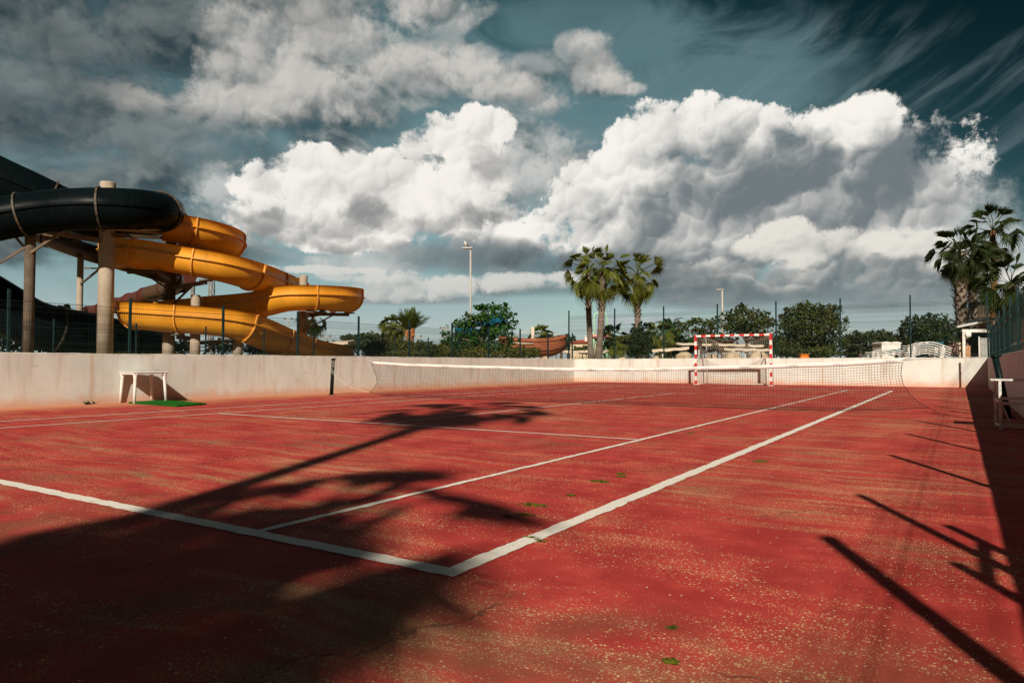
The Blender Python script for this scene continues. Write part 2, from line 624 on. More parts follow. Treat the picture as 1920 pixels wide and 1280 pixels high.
def plain(name, c1, c2=None, scale=3.0, rough=0.6, bmp=0.0, bscale=40, spec=0.3, metal=0.0, stretch=(1, 1, 1), contrast=(0.35, 0.65), dirt=None, dscale=1.2):
    """a surface with a little mottling, and optional dirt in patches of its own"""
    if name in MATS:
        return MATS[name]
    m, N, b, out = new_mat(name)
    pos = N.n('ShaderNodeNewGeometry').outputs['Position']
    p = N.v('MULTIPLY', pos, stretch)
    col = c1
    if c2:
        col = N.mix(N.ss(N.noise(p, scale, 5, 0.6), *contrast), c1, c2)
    if dirt:
        col = N.mix(N.mul(N.ss(N.noise(p, dscale, 6, 0.65), 0.5, 0.72), 0.7), col, dirt)
    N.put(b.inputs['Base Color'], col)
    b.inputs['Roughness'].default_value = rough
    b.inputs['Specular IOR Level'].default_value = spec
    b.inputs['Metallic'].default_value = metal
    if bmp:
        bump(N, b, N.noise(p, bscale, 4, 0.6), bmp, 0.01)
    MATS[name] = m
    return m


def leaf_mat(name, c1, c2, c3=None, trans=0.25, rough=0.5):
    """foliage: every leaf its own tone, a share of it with light coming through"""
    m, N, b, out = new_mat(name)
    g = N.n('ShaderNodeNewGeometry')
    r = g.outputs['Random Per Island']
    col = N.mix(r, c1, c2)
    if c3:
        col = N.mix(N.ss(N.noise(g.outputs['Position'], 0.9, 3, 0.6), 0.45, 0.7), col, c3)
    N.put(b.inputs['Base Color'], col)
    b.inputs['Roughness'].default_value = rough
    b.inputs['Specular IOR Level'].default_value = 0.25
    tr = N.n('ShaderNodeBsdfTranslucent')
    N.put(tr.inputs['Color'], N.mix(0.5, col, (0.10, 0.16, 0.01)))
    mx = N.n('ShaderNodeMixShader')
    mx.inputs[0].default_value = trans
    N.t.links.new(b.outputs[0], mx.inputs[1])
    N.t.links.new(tr.outputs[0], mx.inputs[2])
    N.t.links.new(mx.outputs[0], out.inputs[0])
    MATS[name] = m
    return m


def court_mat():
    m, N, b, out = new_mat('red porous court')
    pos = N.n('ShaderNodeNewGeometry').outputs['Position']
    xy = N.xyz(pos)
    big = N.noise(pos, 0.30, 5, 0.6)
    wob = N.v('MULTIPLY_ADD', N.noisec(pos, 0.5, 2, 0.5), (0.9, 0.9, 0), pos)
    stk = N.noise(N.v('MULTIPLY', wob, (0.55, 5.5, 1)), 1.0, 7, 0.62)       # brush and run-off streaks across the court
    stk2 = N.noise(N.v('MULTIPLY', wob, (0.35, 2.2, 1)), 1.0, 5, 0.6)
    mot = N.noise(pos, 2.3, 6, 0.65)
    side = N.ss(xy[0], -1.0, 1.6)                                              # the unused right margin is dustier
    dust = N.add(N.add(N.mul(big, 0.42), N.mul(stk, 0.36)), N.add(N.mul(stk2, 0.22), N.mul(side, 0.03)))
    dmask = N.ss(dust, 0.48, 0.65)
    red = N.mix(N.ss(mot, 0.35, 0.68), (0.34, 0.030, 0.027), (0.50, 0.056, 0.046))
    red = N.mix(N.mul(N.ss(N.noise(pos, 0.8, 6, 0.7), 0.52, 0.75), 0.45), red, (0.24, 0.028, 0.026))
    # grains of sand lying in the pores
    gr = N.noise(pos, 95, 2, 0.5)
    gr2 = N.noise(pos, 230, 1, 0.5)
    th = N.lin(dmask, 0, 1, 0.69, 0.47)
    gmask = N.mx(N.ss(gr, th, N.add(th, 0.05)), N.mul(N.ss(gr2, th, N.add(th, 0.06)), 0.8))
    pv = N.voro(pos, 26, 'F1', 0, 0.5, '3D')
    pebble = N.mul(N.ss(pv.outputs['Distance'], 0.17, 0.09), N.ss(N.add(N.xyz(pv.outputs['Color'])[0], N.mul(dmask, 0.22)), 0.82, 0.85))
    sand = N.mix(N.noise(pos, 40, 2), (0.46, 0.27, 0.12), (0.70, 0.47, 0.26))
    col = N.mix(N.mul(dmask, 0.15), red, (0.50, 0.23, 0.11))
    col = N.mix(N.mul(gmask, 0.62), col, sand)
    col = N.mix(N.mul(pebble, 0.9), col, (0.72, 0.55, 0.40))
    patch = N.add(N.mul(N.noise(pos, 1.1, 6, 0.65), 0.55), N.mul(stk, 0.45))
    for sc, lim in ((70, 0.60), (130, 0.52)):                                 # single grains of sand, thicker in patches
        gv = N.voro(pos, sc, 'F1', 0, 0.5, '3D')
        rv = N.xyz(gv.outputs['Color'])
        on = N.ss(N.add(rv[0], N.mul(N.ss(patch, 0.42, 0.62), 0.55)), lim + 0.50, lim + 0.54)
        dot = N.mul(N.ss(gv.outputs['Distance'], 0.42, 0.24), on)
        col = N.mix(N.mul(dot, 0.92), col, N.mix(rv[1], (0.60, 0.36, 0.15), (0.85, 0.62, 0.34)))
    # grey-green film where water stands
    gm = N.mul(N.ss(N.noise(pos, 0.55, 6, 0.62), 0.50, 0.66), N.ss(stk, 0.42, 0.6))
    film = N.mx(N.mul(N.ss(xy[1], 1.2, -1.2), N.ss(N.noise(pos, 0.9, 5, 0.6), 0.44, 0.62)), N.mul(gm, 0.9))
    col = N.mix(N.mul(film, 0.60), col, (0.12, 0.095, 0.045))
    # hairline cracks
    cw = N.v('MULTIPLY_ADD', N.noisec(pos, 2.2, 4, 0.6), (0.55, 0.55, 0), pos)
    ce = N.voro(cw, 0.33, 'DISTANCE_TO_EDGE', 0, 0.5, '2D').outputs['Distance']
    crack = N.mul(N.ss(ce, 0.0042, 0.0008), N.ss(N.noise(pos, 0.45, 2), 0.50, 0.56))
    col = N.mix(N.mul(crack, 0.65), col, (0.07, 0.035, 0.02))
    # sand drifted against the left wall
    dr = N.mul(N.ss(N.add(xy[0], N.mul(N.noise(pos, 1.2, 4), 2.2)), -11.4, -13.4), 0.75)
    col = N.mix(dr, col, (0.58, 0.27, 0.14))
    N.put(b.inputs['Base Color'], col)
    b.inputs['Roughness'].default_value = 0.92
    b.inputs['Specular IOR Level'].default_value = 0.15
    h = N.add(N.mul(gr, 0.6), N.add(N.mul(gmask, 0.8), N.mul(N.noise(pos, 30, 3), 0.6)))
    bump(N, b, N.sub(h, N.mul(crack, 2.0)), 0.35, 0.006)
    return m


def line_mat():
    m, N, b, out = new_mat('worn white line paint')
    pos = N.n('ShaderNodeNewGeometry').outputs['Position']
    wear = N.add(N.mul(N.noise(pos, 3.2, 6, 0.7), 0.55), N.mul(N.noise(pos, 85, 3, 0.6), 0.45))
    w = N.ss(wear, 0.56, 0.65)
    base = N.mix(N.noise(pos, 1.6, 5, 0.6), (0.70, 0.65, 0.57), (0.82, 0.78, 0.71))
    col = N.mix(N.mul(w, 0.8), base, (0.42, 0.10, 0.06))
    col = N.mix(N.mul(N.ss(N.noise(pos, 60, 3), 0.62, 0.70), 0.5), col, (0.35, 0.30, 0.22))
    N.put(b.inputs['Base Color'], col)
    b.inputs['Roughness'].default_value = 0.85
    b.inputs['Specular IOR Level'].default_value = 0.2
    bump(N, b, N.noise(pos, 90, 3), 0.3, 0.004)
    return m


def wall_mat():
    m, N, b, out = new_mat('white rendered wall')
    pos = N.n('ShaderNodeNewGeometry').outputs['Position']
    x, y, z = N.xyz(pos)
    along = N.add(x, y)
    mot = N.noise(pos, 1.1, 6, 0.62)
    col = N.mix(N.ss(mot, 0.35, 0.70), (0.605, 0.615, 0.565), (0.70, 0.70, 0.645))
    run = N.noise(N.vec(N.mul(along, 3.2), N.mul(z, 0.35), 0.0), 1.0, 6, 0.62)      # rain runs
    col = N.mix(N.mul(N.ss(run, 0.50, 0.74), N.lin(z, 0.0, 1.2, 0.40, 0.80)), col, (0.47, 0.39, 0.30))
    scf = N.mul(N.ss(N.noise(N.v('MULTIPLY', pos, (2.2, 2.2, 5.0)), 1.0, 7, 0.72), 0.60, 0.70), 0.45)
    col = N.mix(scf, col, (0.44, 0.37, 0.30))
    wc = N.voro(N.v('MULTIPLY_ADD', N.noisec(pos, 1.8, 4, 0.6), (0.7, 0.7, 0.7), pos), 0.42, 'DISTANCE_TO_EDGE').outputs['Distance']
    col = N.mix(N.mul(N.ss(wc, 0.006, 0.001), N.mul(N.ss(N.noise(pos, 0.5, 2), 0.52, 0.60), 0.6)), col, (0.36, 0.29, 0.22))
    spl = N.mul(N.ss(N.add(z, N.mul(N.noise(pos, 2.6, 5, 0.6), -0.36)), 0.08, -0.19), 0.70)  # red splash along the foot
    col = N.mix(spl, col, (0.62, 0.27, 0.15))
    sp2 = N.mul(N.ss(N.add(z, N.mul(N.noise(pos, 1.3, 5, 0.6), -0.9)), 0.0, -0.45), 0.32)
    col = N.mix(sp2, col, (0.66, 0.44, 0.30))
    j = N.m('ABSOLUTE', N.sub(N.m('FRACT', N.m('MULTIPLY_ADD', along, 1 / 2.53, N.mul(N.noise(pos, 3, 3), 0.012))), 0.5))
    joint = N.mul(N.ss(j, 0.034, 0.0), N.ss(N.noise(N.vec(along, 0, N.mul(z, 0.8)), 1.3, 5), 0.36, 0.66))
    col = N.mix(N.mul(joint, 0.60), col, (0.52, 0.34, 0.20))
    spt = N.ss(N.noise(pos, 14, 5, 0.7), 0.66, 0.74)
    col = N.mix(N.mul(spt, 0.35), col, (0.42, 0.33, 0.25))
    top = N.ss(z, 1.08, 1.15)
    col = N.mix(N.mul(top, N.mul(N.ss(N.noise(pos, 5, 5), 0.42, 0.66), 0.6)), col, (0.30, 0.27, 0.24))
    N.put(b.inputs['Base Color'], col)
    b.inputs['Roughness'].default_value = 0.9
    b.inputs['Specular IOR Level'].default_value = 0.15
    bump(N, b, N.add(N.noise(pos, 26, 5, 0.65), N.mul(N.noise(pos, 4, 4, 0.6), 1.6)), 0.22, 0.010)
    return m


def trunk_mat(name, c1, c2, ring=9.0):
    m, N, b, out = new_mat(name)
    pos = N.n('ShaderNodeNewGeometry').outputs['Position']
    a = N.noise(N.v('MULTIPLY', pos, (3, 3, ring)), 1.0, 5, 0.65)
    c = N.noise(N.v('MULTIPLY', pos, (14, 14, 3)), 1.0, 4, 0.6)
    N.put(b.inputs['Base Color'], N.mix(N.ss(N.add(N.mul(a, 0.6), N.mul(c, 0.4)), 0.35, 0.66), c1, c2))
    b.inputs['Roughness'].default_value = 0.9
    b.inputs['Specular IOR Level'].default_value = 0.1
    bump(N, b, N.add(a, c), 0.6, 0.03)
    MATS[name] = m
    return m


def stripe_free(name, c, rough=0.35, grime=(0.05, 0.03, 0.01), gs=0.35, coat=0.3, spec=0.5):
    """glass fibre gel coat: slightly chalky, with run-down grime"""
    m, N, b, out = new_mat(name)
    pos = N.n('ShaderNodeNewGeometry').outputs['Position']
    mot = N.noise(pos, 0.9, 5, 0.6)
    run = N.noise(N.v('MULTIPLY', pos, (7, 7, 0.8)), 1.0, 5, 0.62)
    c2 = tuple(min(1, q * 1.25 + 0.0005) for q in c)
    col = N.mix(N.ss(mot, 0.35, 0.68), c, c2)
    col = N.mix(N.mul(N.ss(run, 0.50, 0.76), gs), col, grime)
    N.put(b.inputs['Base Color'], col)
    N.put(b.inputs['Roughness'], N.lin(mot, 0.3, 0.7, rough, rough + 0.2))
    b.inputs['Specular IOR Level'].default_value = spec
    b.inputs['Coat Weight'].default_value = coat
    b.inputs['Coat Roughness'].default_value = 0.25
    MATS[name] = m
    return m


M_COURT, M_LINE, M_WALL = court_mat(), line_mat(), wall_mat()
M_GREEN = plain('dark green fence paint', (0.004, 0.020, 0.021), (0.007, 0.030, 0.030), 6, 0.45, spec=0.25)
M_POST = plain('near black post paint', (0.003, 0.010, 0.010), (0.005, 0.015, 0.014), 6, 0.5, spec=0.15)
M_WIRE = plain('green coated wire', (0.006, 0.020, 0.020), (0.010, 0.030, 0.028), 6, 0.5)
M_WHITE = plain('white plastic', (0.74, 0.72, 0.68), (0.80, 0.78, 0.74), 5, 0.45, spec=0.4, dirt=(0.50, 0.44, 0.36), dscale=6)
M_WHITEMETAL = plain('white painted steel', (0.66, 0.66, 0.63), (0.76, 0.75, 0.72), 5, 0.5, dirt=(0.36, 0.26, 0.18), dscale=7)
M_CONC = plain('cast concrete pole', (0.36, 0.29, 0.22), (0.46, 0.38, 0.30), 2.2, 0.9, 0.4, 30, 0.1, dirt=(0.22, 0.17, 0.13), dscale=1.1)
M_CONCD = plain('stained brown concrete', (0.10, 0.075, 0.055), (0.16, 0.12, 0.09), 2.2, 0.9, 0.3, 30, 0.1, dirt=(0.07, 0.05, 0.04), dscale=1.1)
M_STEEL = plain('weathered steel beam', (0.10, 0.075, 0.055), (0.17, 0.12, 0.08), 4, 0.7, dirt=(0.22, 0.09, 0.04), dscale=3)
M_GALV = plain('galvanised steel', (0.42, 0.42, 0.40), (0.52, 0.51, 0.48), 6, 0.45, metal=0.4)
M_YEL = stripe_free('yellow gel coat', (0.62, 0.262, 0.014), 0.40, (0.10, 0.045, 0.012), 0.32)
M_YELRIB = stripe_free('yellow joint flange', (0.70, 0.31, 0.05), 0.5, (0.16, 0.08, 0.03), 0.5, 0.1)
M_BLACK = stripe_free('black gel coat', (0.0025, 0.0050, 0.0058), 0.20, (0.030, 0.026, 0.016), 0.14, 0.0, 0.035)
M_BLACKRIB = plain('black joint flange', (0.02, 0.018, 0.014), (0.10, 0.075, 0.05), 9, 0.6)
M_RED = stripe_free('faded maroon gel coat', (0.085, 0.022, 0.013), 0.5, (0.05, 0.025, 0.016), 0.4, 0.1, 0.2)
M_BROWN = stripe_free('brown gel coat', (0.075, 0.035, 0.016), 0.35, (0.03, 0.02, 0.012), 0.4)
M_GOALRED = plain('red goal paint', (0.52, 0.018, 0.020), (0.60, 0.03, 0.03), 5, 0.45, spec=0.4, dirt=(0.35, 0.10, 0.08), dscale=8)
M_GOALWHITE = plain('white goal paint', (0.76, 0.72, 0.66), (0.80, 0.77, 0.72), 5, 0.45, spec=0.4, dirt=(0.50, 0.42, 0.33), dscale=8)
M_CORD = plain('black net cord', (0.010, 0.010, 0.010), (0.020, 0.018, 0.016), 6, 0.8)
M_GOALNET = plain('cream goal twine', (0.50, 0.45, 0.36), (0.58, 0.52, 0.42), 6, 0.8)
M_TAPE = plain('white canvas band', (0.78, 0.75, 0.70), (0.84, 0.82, 0.78), 4, 0.8, 0.2, 120, dirt=(0.45, 0.38, 0.30), dscale=3)
M_ROPE = plain('pale rope', (0.52, 0.47, 0.38), (0.62, 0.56, 0.46), 20, 0.9)
M_SAND = plain('dry ground', (0.28, 0.19, 0.10), (0.17, 0.14, 0.055), 0.5, 0.95, 0.5, 20, 0.1)
M_ROCK = plain('pale limestone', (0.48, 0.36, 0.23), (0.62, 0.50, 0.35), 1.8, 0.95, 0.8, 6, 0.1, dirt=(0.28, 0.20, 0.13), dscale=1.5)
M_THATCH = plain('beige shade cloth', (0.60, 0.50, 0.38), (0.68, 0.58, 0.46), 3, 0.9, dirt=(0.44, 0.36, 0.27), dscale=2)
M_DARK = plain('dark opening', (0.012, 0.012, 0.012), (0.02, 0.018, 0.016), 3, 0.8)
M_WOOD = plain('brown boards', (0.10, 0.045, 0.020), (0.16, 0.075, 0.034), 3, 0.8, 0.3, 18, stretch=(1, 1, 8))
M_MINT = plain('mint green paint', (0.34, 0.62, 0.42), (0.42, 0.70, 0.50), 4, 0.5)
M_PINK = plain('pink paint', (0.66, 0.26, 0.24), (0.72, 0.32, 0.30), 4, 0.5)
M_BLUE = plain('faded blue plastic', (0.10, 0.26, 0.36), (0.14, 0.32, 0.42), 4, 0.4)
M_CYAN = plain('turquoise slide shell', (0.006, 0.075, 0.13), (0.010, 0.11, 0.18), 2, 0.35)
M_TEAL = plain('teal sunbed fabric', (0.010, 0.075, 0.12), (0.016, 0.10, 0.15), 6, 0.8)
M_CREAM = plain('cream wall', (0.62, 0.48, 0.33), (0.68, 0.55, 0.39), 1.5, 0.9)
M_TILE = plain('red roof tiles', (0.34, 0.055, 0.035), (0.46, 0.09, 0.055), 3, 0.85, 0.4, 12)
M_HULL = plain('rusty brown hull', (0.26, 0.075, 0.032), (0.40, 0.13, 0.06), 1.6, 0.75, 0.3, 10, dirt=(0.16, 0.05, 0.025), dscale=2, stretch=(1, 1, 5))
M_ORANGE = plain('orange plastic', (0.72, 0.20, 0.02), (0.78, 0.27, 0.04), 3, 0.45)
M_GRASSMAT = plain('artificial grass', (0.008, 0.085, 0.007), (0.015, 0.135, 0.010), 60, 0.85, 1.0, 260, 0.15)
M_MOSS = plain('moss', (0.05, 0.055, 0.008), (0.16, 0.16, 0.015), 30, 0.95, 1.0, 150, 0.1)
M_LAMP = plain('grey lamp housing', (0.32, 0.30, 0.26), (0.42, 0.39, 0.34), 8, 0.5)
M_LENS = plain('lamp lens', (0.62, 0.58, 0.48), (0.70, 0.66, 0.56), 8, 0.3)
M_TRUNK = trunk_mat('palm trunk', (0.13, 0.105, 0.085), (0.25, 0.20, 0.16), 14)
M_TRUNKO = trunk_mat('ochre palm trunk', (0.18, 0.085, 0.035), (0.30, 0.15, 0.065), 12)
M_BOOT = trunk_mat('old leaf bases', (0.08, 0.05, 0.03), (0.34, 0.24, 0.15), 5)
M_BARK = trunk_mat('tree bark', (0.07, 0.05, 0.035), (0.16, 0.12, 0.085), 3)
M_FAN = leaf_mat('fan palm leaf', (0.050, 0.072, 0.010), (0.175, 0.190, 0.026), None, 0.30)
M_FAND = leaf_mat('dark fan palm leaf', (0.014, 0.026, 0.008), (0.040, 0.058, 0.012), None, 0.2)
M_DEAD = leaf_mat('dry palm leaf', (0.16, 0.09, 0.035), (0.30, 0.19, 0.09), None, 0.2)
M_FEATHER = leaf_mat('feather palm leaf', (0.050, 0.080, 0.014), (0.105, 0.145, 0.026), None, 0.2)
M_LEAF = leaf_mat('olive green leaf', (0.022, 0.038, 0.008), (0.070, 0.090, 0.018), (0.075, 0.075, 0.016))
M_LEAFD = leaf_mat('dark green leaf', (0.010, 0.024, 0.008), (0.030, 0.052, 0.012), (0.040, 0.052, 0.012), 0.15)
M_LEAFB = leaf_mat('bright green leaf', (0.012, 0.060, 0.008), (0.040, 0.130, 0.014), (0.055, 0.100, 0.014), 0.3)
M_LEAFY = leaf_mat('yellow green leaf', (0.060, 0.065, 0.010), (0.130, 0.125, 0.022), (0.040, 0.055, 0.012), 0.25)
M_FAR = leaf_mat('distant pine leaf', (0.020, 0.034, 0.014), (0.045, 0.062, 0.022), (0.055, 0.062, 0.022), 0.1)
M_FLOWER = leaf_mat('pink white blossom', (0.50, 0.12, 0.16), (0.66, 0.52, 0.46), None, 0.2)
M_GRASS = leaf_mat('dry grass blade', (0.20, 0.16, 0.03), (0.13, 0.14, 0.025), None, 0.3)
M_FRUIT = plain('orange date stalks', (0.42, 0.15, 0.045), (0.52, 0.20, 0.07), 6, 0.7)
M_GULLW = plain('white plumage', (0.74, 0.72, 0.68), (0.80, 0.78, 0.74), 10, 0.8)
M_GULLG = plain('grey plumage', (0.22, 0.21, 0.20), (0.14, 0.13, 0.12), 10, 0.8)
M_BILL = plain('yellow bill', (0.55, 0.33, 0.04), (0.6, 0.38, 0.06), 10, 0.5)

# ------------------------------------------------------------------ ground
XL, XR, YN, YF, HW = -14.70, 2.82, -5.60, 29.50, 1.15     # inner faces of the walls, height of the walls
L0, S0, S1, W1, W2, W3 = 24.17, 5.50, 18.50, 1.35, 9.62, 10.94

mb = MB()
nx, ny = 24, 48
vs = [(XL - 0.1 + (XR - XL + 0.2) * i / nx, YN - 0.1 + (YF - YN + 0.2) * j / ny, 0) for j in range(ny + 1) for i in range(nx + 1)]
mb.add(vs, [(j * (nx + 1) + i, j * (nx + 1) + i + 1, (j + 1) * (nx + 1) + i + 1, (j + 1) * (nx + 1) + i) for j in range(ny) for i in range(nx)])
structure('court_ground', mb, M_COURT)

mb = MB()                                           # land outside the sunken court, out to the horizon
R_ = 3000.0
xs = [-R_, -300, -60, XL - 0.2, XR + 0.2, 60, 300, R_]
ys = [-R_, -300, -60, YN - 0.2, YF + 0.2, 60, 300, R_]
idx = {}
vs = []
for j, y in enumerate(ys):
    for i, x in enumerate(xs):
        idx[i, j] = len(vs)
        vs.append((x, y, 1.0))
mb.add(vs, [(idx[i, j], idx[i + 1, j], idx[i + 1, j + 1], idx[i, j + 1]) for j in range(7) for i in range(7) if not (i == 3 and j == 3)])
structure('terrain', mb, M_SAND)

# ------------------------------------------------------------------ painted lines
mb = MB()


def stripe(a, b, w, z=0.004):
    a, b = Vector((*a, z)), Vector((*b, z))
    t = (b - a).normalized()
    nrm = Vector((-t.y, t.x, 0))
    n = max(2, int((b - a).length / 0.035))
    vs, fs = [], []
    d1 = d2 = 0.0
    for i in range(n + 1):
        p = a + (b - a) * (i / n)
        d1 = d1 * 0.6 + rnd.gauss(0, 0.0036)
        d2 = d2 * 0.6 + rnd.gauss(0, 0.0036)
        vs += [p + nrm * (w / 2 + d1), p - nrm * (w / 2 + d2)]
        if i:
            k = 2 * i
            fs.append((k - 2, k - 1, k + 1, k))
    mb.add(vs, fs)


stripe((0.05, 0), (-W3, 0), 0.10)
stripe((0, 0.05), (0, L0), 0.098, 0.0046)
stripe((-W1, 0.05), (-W1, L0), 0.058, 0.0046)
stripe((-W2, 0.05), (-W2, L0), 0.058, 0.0046)
stripe((-W3, 0.05), (-W3, L0), 0.058, 0.0046)
stripe((-W1, S0), (-W2, S0), 0.058, 0.0052)
stripe((-W1, S1), (-W2, S1), 0.058, 0.0052)
CX = -(W1 + W2) / 2
stripe((CX, S0), (CX, S1), 0.056, 0.0058)
stripe((0.05, L0), (-W3, L0), 0.10, 0.0052)
structure('court_lines', mb, M_LINE)

# moss growing in the cracks
mb = MB()
for (x, y, rx, ry) in [(-0.45, 1.47, 0.10, 0.07), (-0.34, 1.19, 0.07, 0.022), (-0.40, 1.09, 0.03, 0.015), (-0.01, 0.72, 0.055, 0.020), (0.05, 0.69, 0.04, 0.014), (-0.49, 2.97, 0.045, 0.05),
                       (-0.43, 2.84, 0.04, 0.04), (-0.47, 2.53, 0.10, 0.06), (-0.40, 1.9, 0.03, 0.03), (0.31, 4.36, 0.07, 0.10), (1.14, -0.37, 0.022, 0.02), (1.05, -0.10, 0.015, 0.02), (-1.1, 6.62, 0.06, 0.07)]:
    for q in range(int(26 + 900 * (rx * ry) ** 0.5)):
        r, t = math.sqrt(rnd.random()), rnd.random() * 2 * PI
        px, py = x + rx * r * math.cos(t) * rnd.uniform(0.6, 1.25), y + ry * r * math.sin(t) * rnd.uniform(0.6, 1.25)
        s = rnd.uniform(0.004, 0.011)
        h = rnd.uniform(0.003, 0.010) * (1.2 - r)
        vs = [(px + s * math.cos(k * 2 * PI / 5 + t), py + s * math.sin(k * 2 * PI / 5 + t), 0.003) for k in range(5)] + [(px, py, 0.004 + h)]
        mb.add(vs, [(k, (k + 1) % 5, 5) for k in range(5)], True)
single('moss', mb, M_MOSS, 'small clumps of green moss growing in cracks of the red court', 'moss', kind='stuff')

# fallen leaves and grit, lying loose
mb = MB()
for q in range(420):
    d = rnd.uniform(1.4, 9)
    a = rnd.uniform(-0.62, 0.62)
    p = CAM + (FW + RT * math.tan(a)) * d
    if not (XL + 0.2 < p.x < XR - 0.1 and YN < p.y < YF):
        continue
    s = rnd.uniform(0.0015, 0.0045) * (1 + d * 0.08)
    t = rnd.random() * PI
    k = rnd.uniform(0.4, 1)
    z = 0.006
    vs = [(p.x + s * math.cos(t), p.y + s * math.sin(t), z), (p.x - s * k * math.sin(t), p.y + s * k * math.cos(t), z + s * 0.7),
          (p.x - s * math.cos(t), p.y - s * math.sin(t), z), (p.x + s * k * math.sin(t), p.y - s * k * math.cos(t), z + s * 0.4)]
    mb.add(vs, [(0, 1, 2, 3)])
single('court_litter', mb, plain('grit and leaf bits', (0.60, 0.42, 0.25), (0.40, 0.24, 0.12), 30, 0.9), 'scattered grit and tiny dry leaf bits on the red court', 'grit', kind='stuff')


# ------------------------------------------------------------------ retaining walls
def wall(a, b, out, label):
    """a -> b along the inner face, 'out' points away from the court; slightly wavy top"""
    a, b, out = Vector(a), Vector(b), Vector(out)
    n = max(4, int((b - a).length / 0.5))
    mb = MB()
    vs, fs = [], []
    for i in range(n + 1):
        p = a + (b - a) * (i / n)
        top = HW + rnd.gauss(0, 0.004)
        for (o, z) in ((0, -0.05), (0, top - 0.012), (0.012, top), (0.238, top), (0.25, top - 0.012), (0.25, -0.05)):
            q = p + out * o
            vs.append((q.x, q.y, z))
        if i:
            for k in range(5):
                e = 6 * i
                fs.append((e - 6 + k, e + k, e + k + 1, e - 5 + k))
    fs += [tuple(range(5, -1, -1)), tuple(range(6 * n, 6 * n + 6))]
    if (b - a).cross(out).z < 0:
        fs = [tuple(reversed(f)) for f in fs]
    mb.add(vs, fs)
    return single('retaining_wall', mb, M_WALL, label, 'wall', tuple((a + b) / 2))


wall((XL, YN, 0), (XL, YF, 0), (-1, 0, 0), 'long white rendered wall below the yellow water slide, behind the white plastic table')
wall((XL - 0.25, YF, 0), (XR, YF, 0), (0, 1, 0), 'white sunlit end wall behind the red and white goal')
wall((XR, YN, 0), (XR, YF + 0.25, 0), (1, 0, 0), 'shaded wall at the right edge behind the white metal side table')
wall((XL - 0.25, YN, 0), (XR + 0.25, YN, 0), (0, -1, 0), 'white wall behind the photographer at the near end of the court')


# ------------------------------------------------------------------ mesh fences on the walls
def panel_mb(w, h, pitch, folds, rows, r=0.0026):
    """welded mesh: upright wires with V folds, pairs of cross wires"""
    mb = MB()
    n = int(round(w / pitch))
    for i in range(n + 1):
        x = w * i / n
        pts = []
        for z in folds:
            pts += [(x, 0, z - 0.05), (x, -0.045, z), (x, 0, z + 0.05)]
        pts = [(x, 0, 0)] + pts + [(x, 0, h)]
        mb.wire(pts, r)
    for z, y in rows:
        mb.wire([(0, y - 0.005, z), (w, y - 0.005, z)], r * 1.15)
    return mb


def post_mb(h, s=0.055):
    mb = MB()
    mb.bbox((0, 0, h / 2), (s, s, h), 0, 0.004)
    mb.bbox((0, 0, h + 0.008), (s + 0.006, s + 0.006, 0.016), 0, 0.004)
    return mb


def fence(name, label, org, dirv, n, step, hpost, hmesh, base, folds, pitch=0.05, start=0, s=0.055, rowstep=0.2, wr=0.0026):
    t = thing(name, label, 'fence', org)
    ang = math.atan2(dirv[1], dirv[0])
    mp = post_mb(hpost, s)
    rows = [(z, 0) for z in np.arange(0.06, hmesh, rowstep)] + [(hmesh - 0.01, 0)]
    for z in folds:
        rows += [(z - 0.05, 0), (z, -0.045), (z + 0.05, 0)]
    pm = panel_mb(step - s, hmesh, pitch, folds, rows, wr)
    pmesh, wmesh = mesh_of('post', mp, M_GREEN), mesh_of('mesh_panel', pm, M_WIRE)
    for i in range(n + 1):
        o = bpy.data.objects.new('post', pmesh)
        COL.objects.link(o)
        o.parent = t
        o.location = (dirv[0] * step * i, dirv[1] * step * i, base)
        o.rotation_euler = (rnd.gauss(0, 0.004), rnd.gauss(0, 0.004), ang)
        if i < n:
            o = bpy.data.objects.new('mesh_panel', wmesh)
            COL.objects.link(o)
            o.parent = t
            o.location = (dirv[0] * (step * i + s / 2), dirv[1] * (step * i + s / 2), base + 0.03)
            o.rotation_euler = (0, 0, ang)
    return t


ST = 2.527
fence('mesh_fence', 'low dark green mesh fence on the wall in front of the water slide', (XL - 0.09, YF - 0.04 - ST * 14, 0), (0, 1), 14, ST, 1.32, 1.08, HW - 0.01, (0.16, 0.94), 0.05)
fence('mesh_fence', 'tall dark green mesh fence on the end wall behind the goal', (XL - 0.09 - 0.28, YF + 0.10, 0), (1, 0), 7, 2.56, 2.49, 2.18, HW - 0.01, (0.12, 0.75, 1.40, 2.06), 0.05)
rf = fence('mesh_fence', 'dark green mesh fence along the shaded wall at the right edge', (XR + 0.10, -0.44, 0), (0, 1), 12, ST, 1.30, 1.06, HW - 0.01, (0.16, 0.83), 0.05, wr=0.0017)
gp, pn = [o for o in rf.children if o.name.startswith('post')][0], [o for o in rf.children if o.name.startswith('mesh_panel')][0]
for y, k in ((-1.43, 1.35), (-3.96, 1.0)):                # wider gate post, then the fence goes on behind the photographer
    o = copy_part(gp, (0, y, 0))
    o.scale = (k, k, 1)
    o = copy_part(pn, (0, y - (0 if y < -2 else 0), 0))
    if y > -2:
        o.scale = (1.43 / ST, 1, 1)
mb = MB()
x = XR + 0.10
mb.tube([(x, -0.10, 1.14), (x, -0.10, 1.66)], .035, 8)
mb.tube([(x, -0.88, 1.14), (x, -0.88, 1.60)], .035, 8)
mb.tube([(x, -0.10, 1.42), (x, -0.88, 1.42)], .03, 8)
part('gate_frame', mb, M_GREEN, rf)
fence('mesh_fence', 'thin green mesh fence with slim posts standing between the wall fence and the slide', (-19.0, 2.35, 0), (0, 1), 12, 2.30, 1.12, 1.0, 1.0, (0.15, 0.85), 0.06, s=0.04)

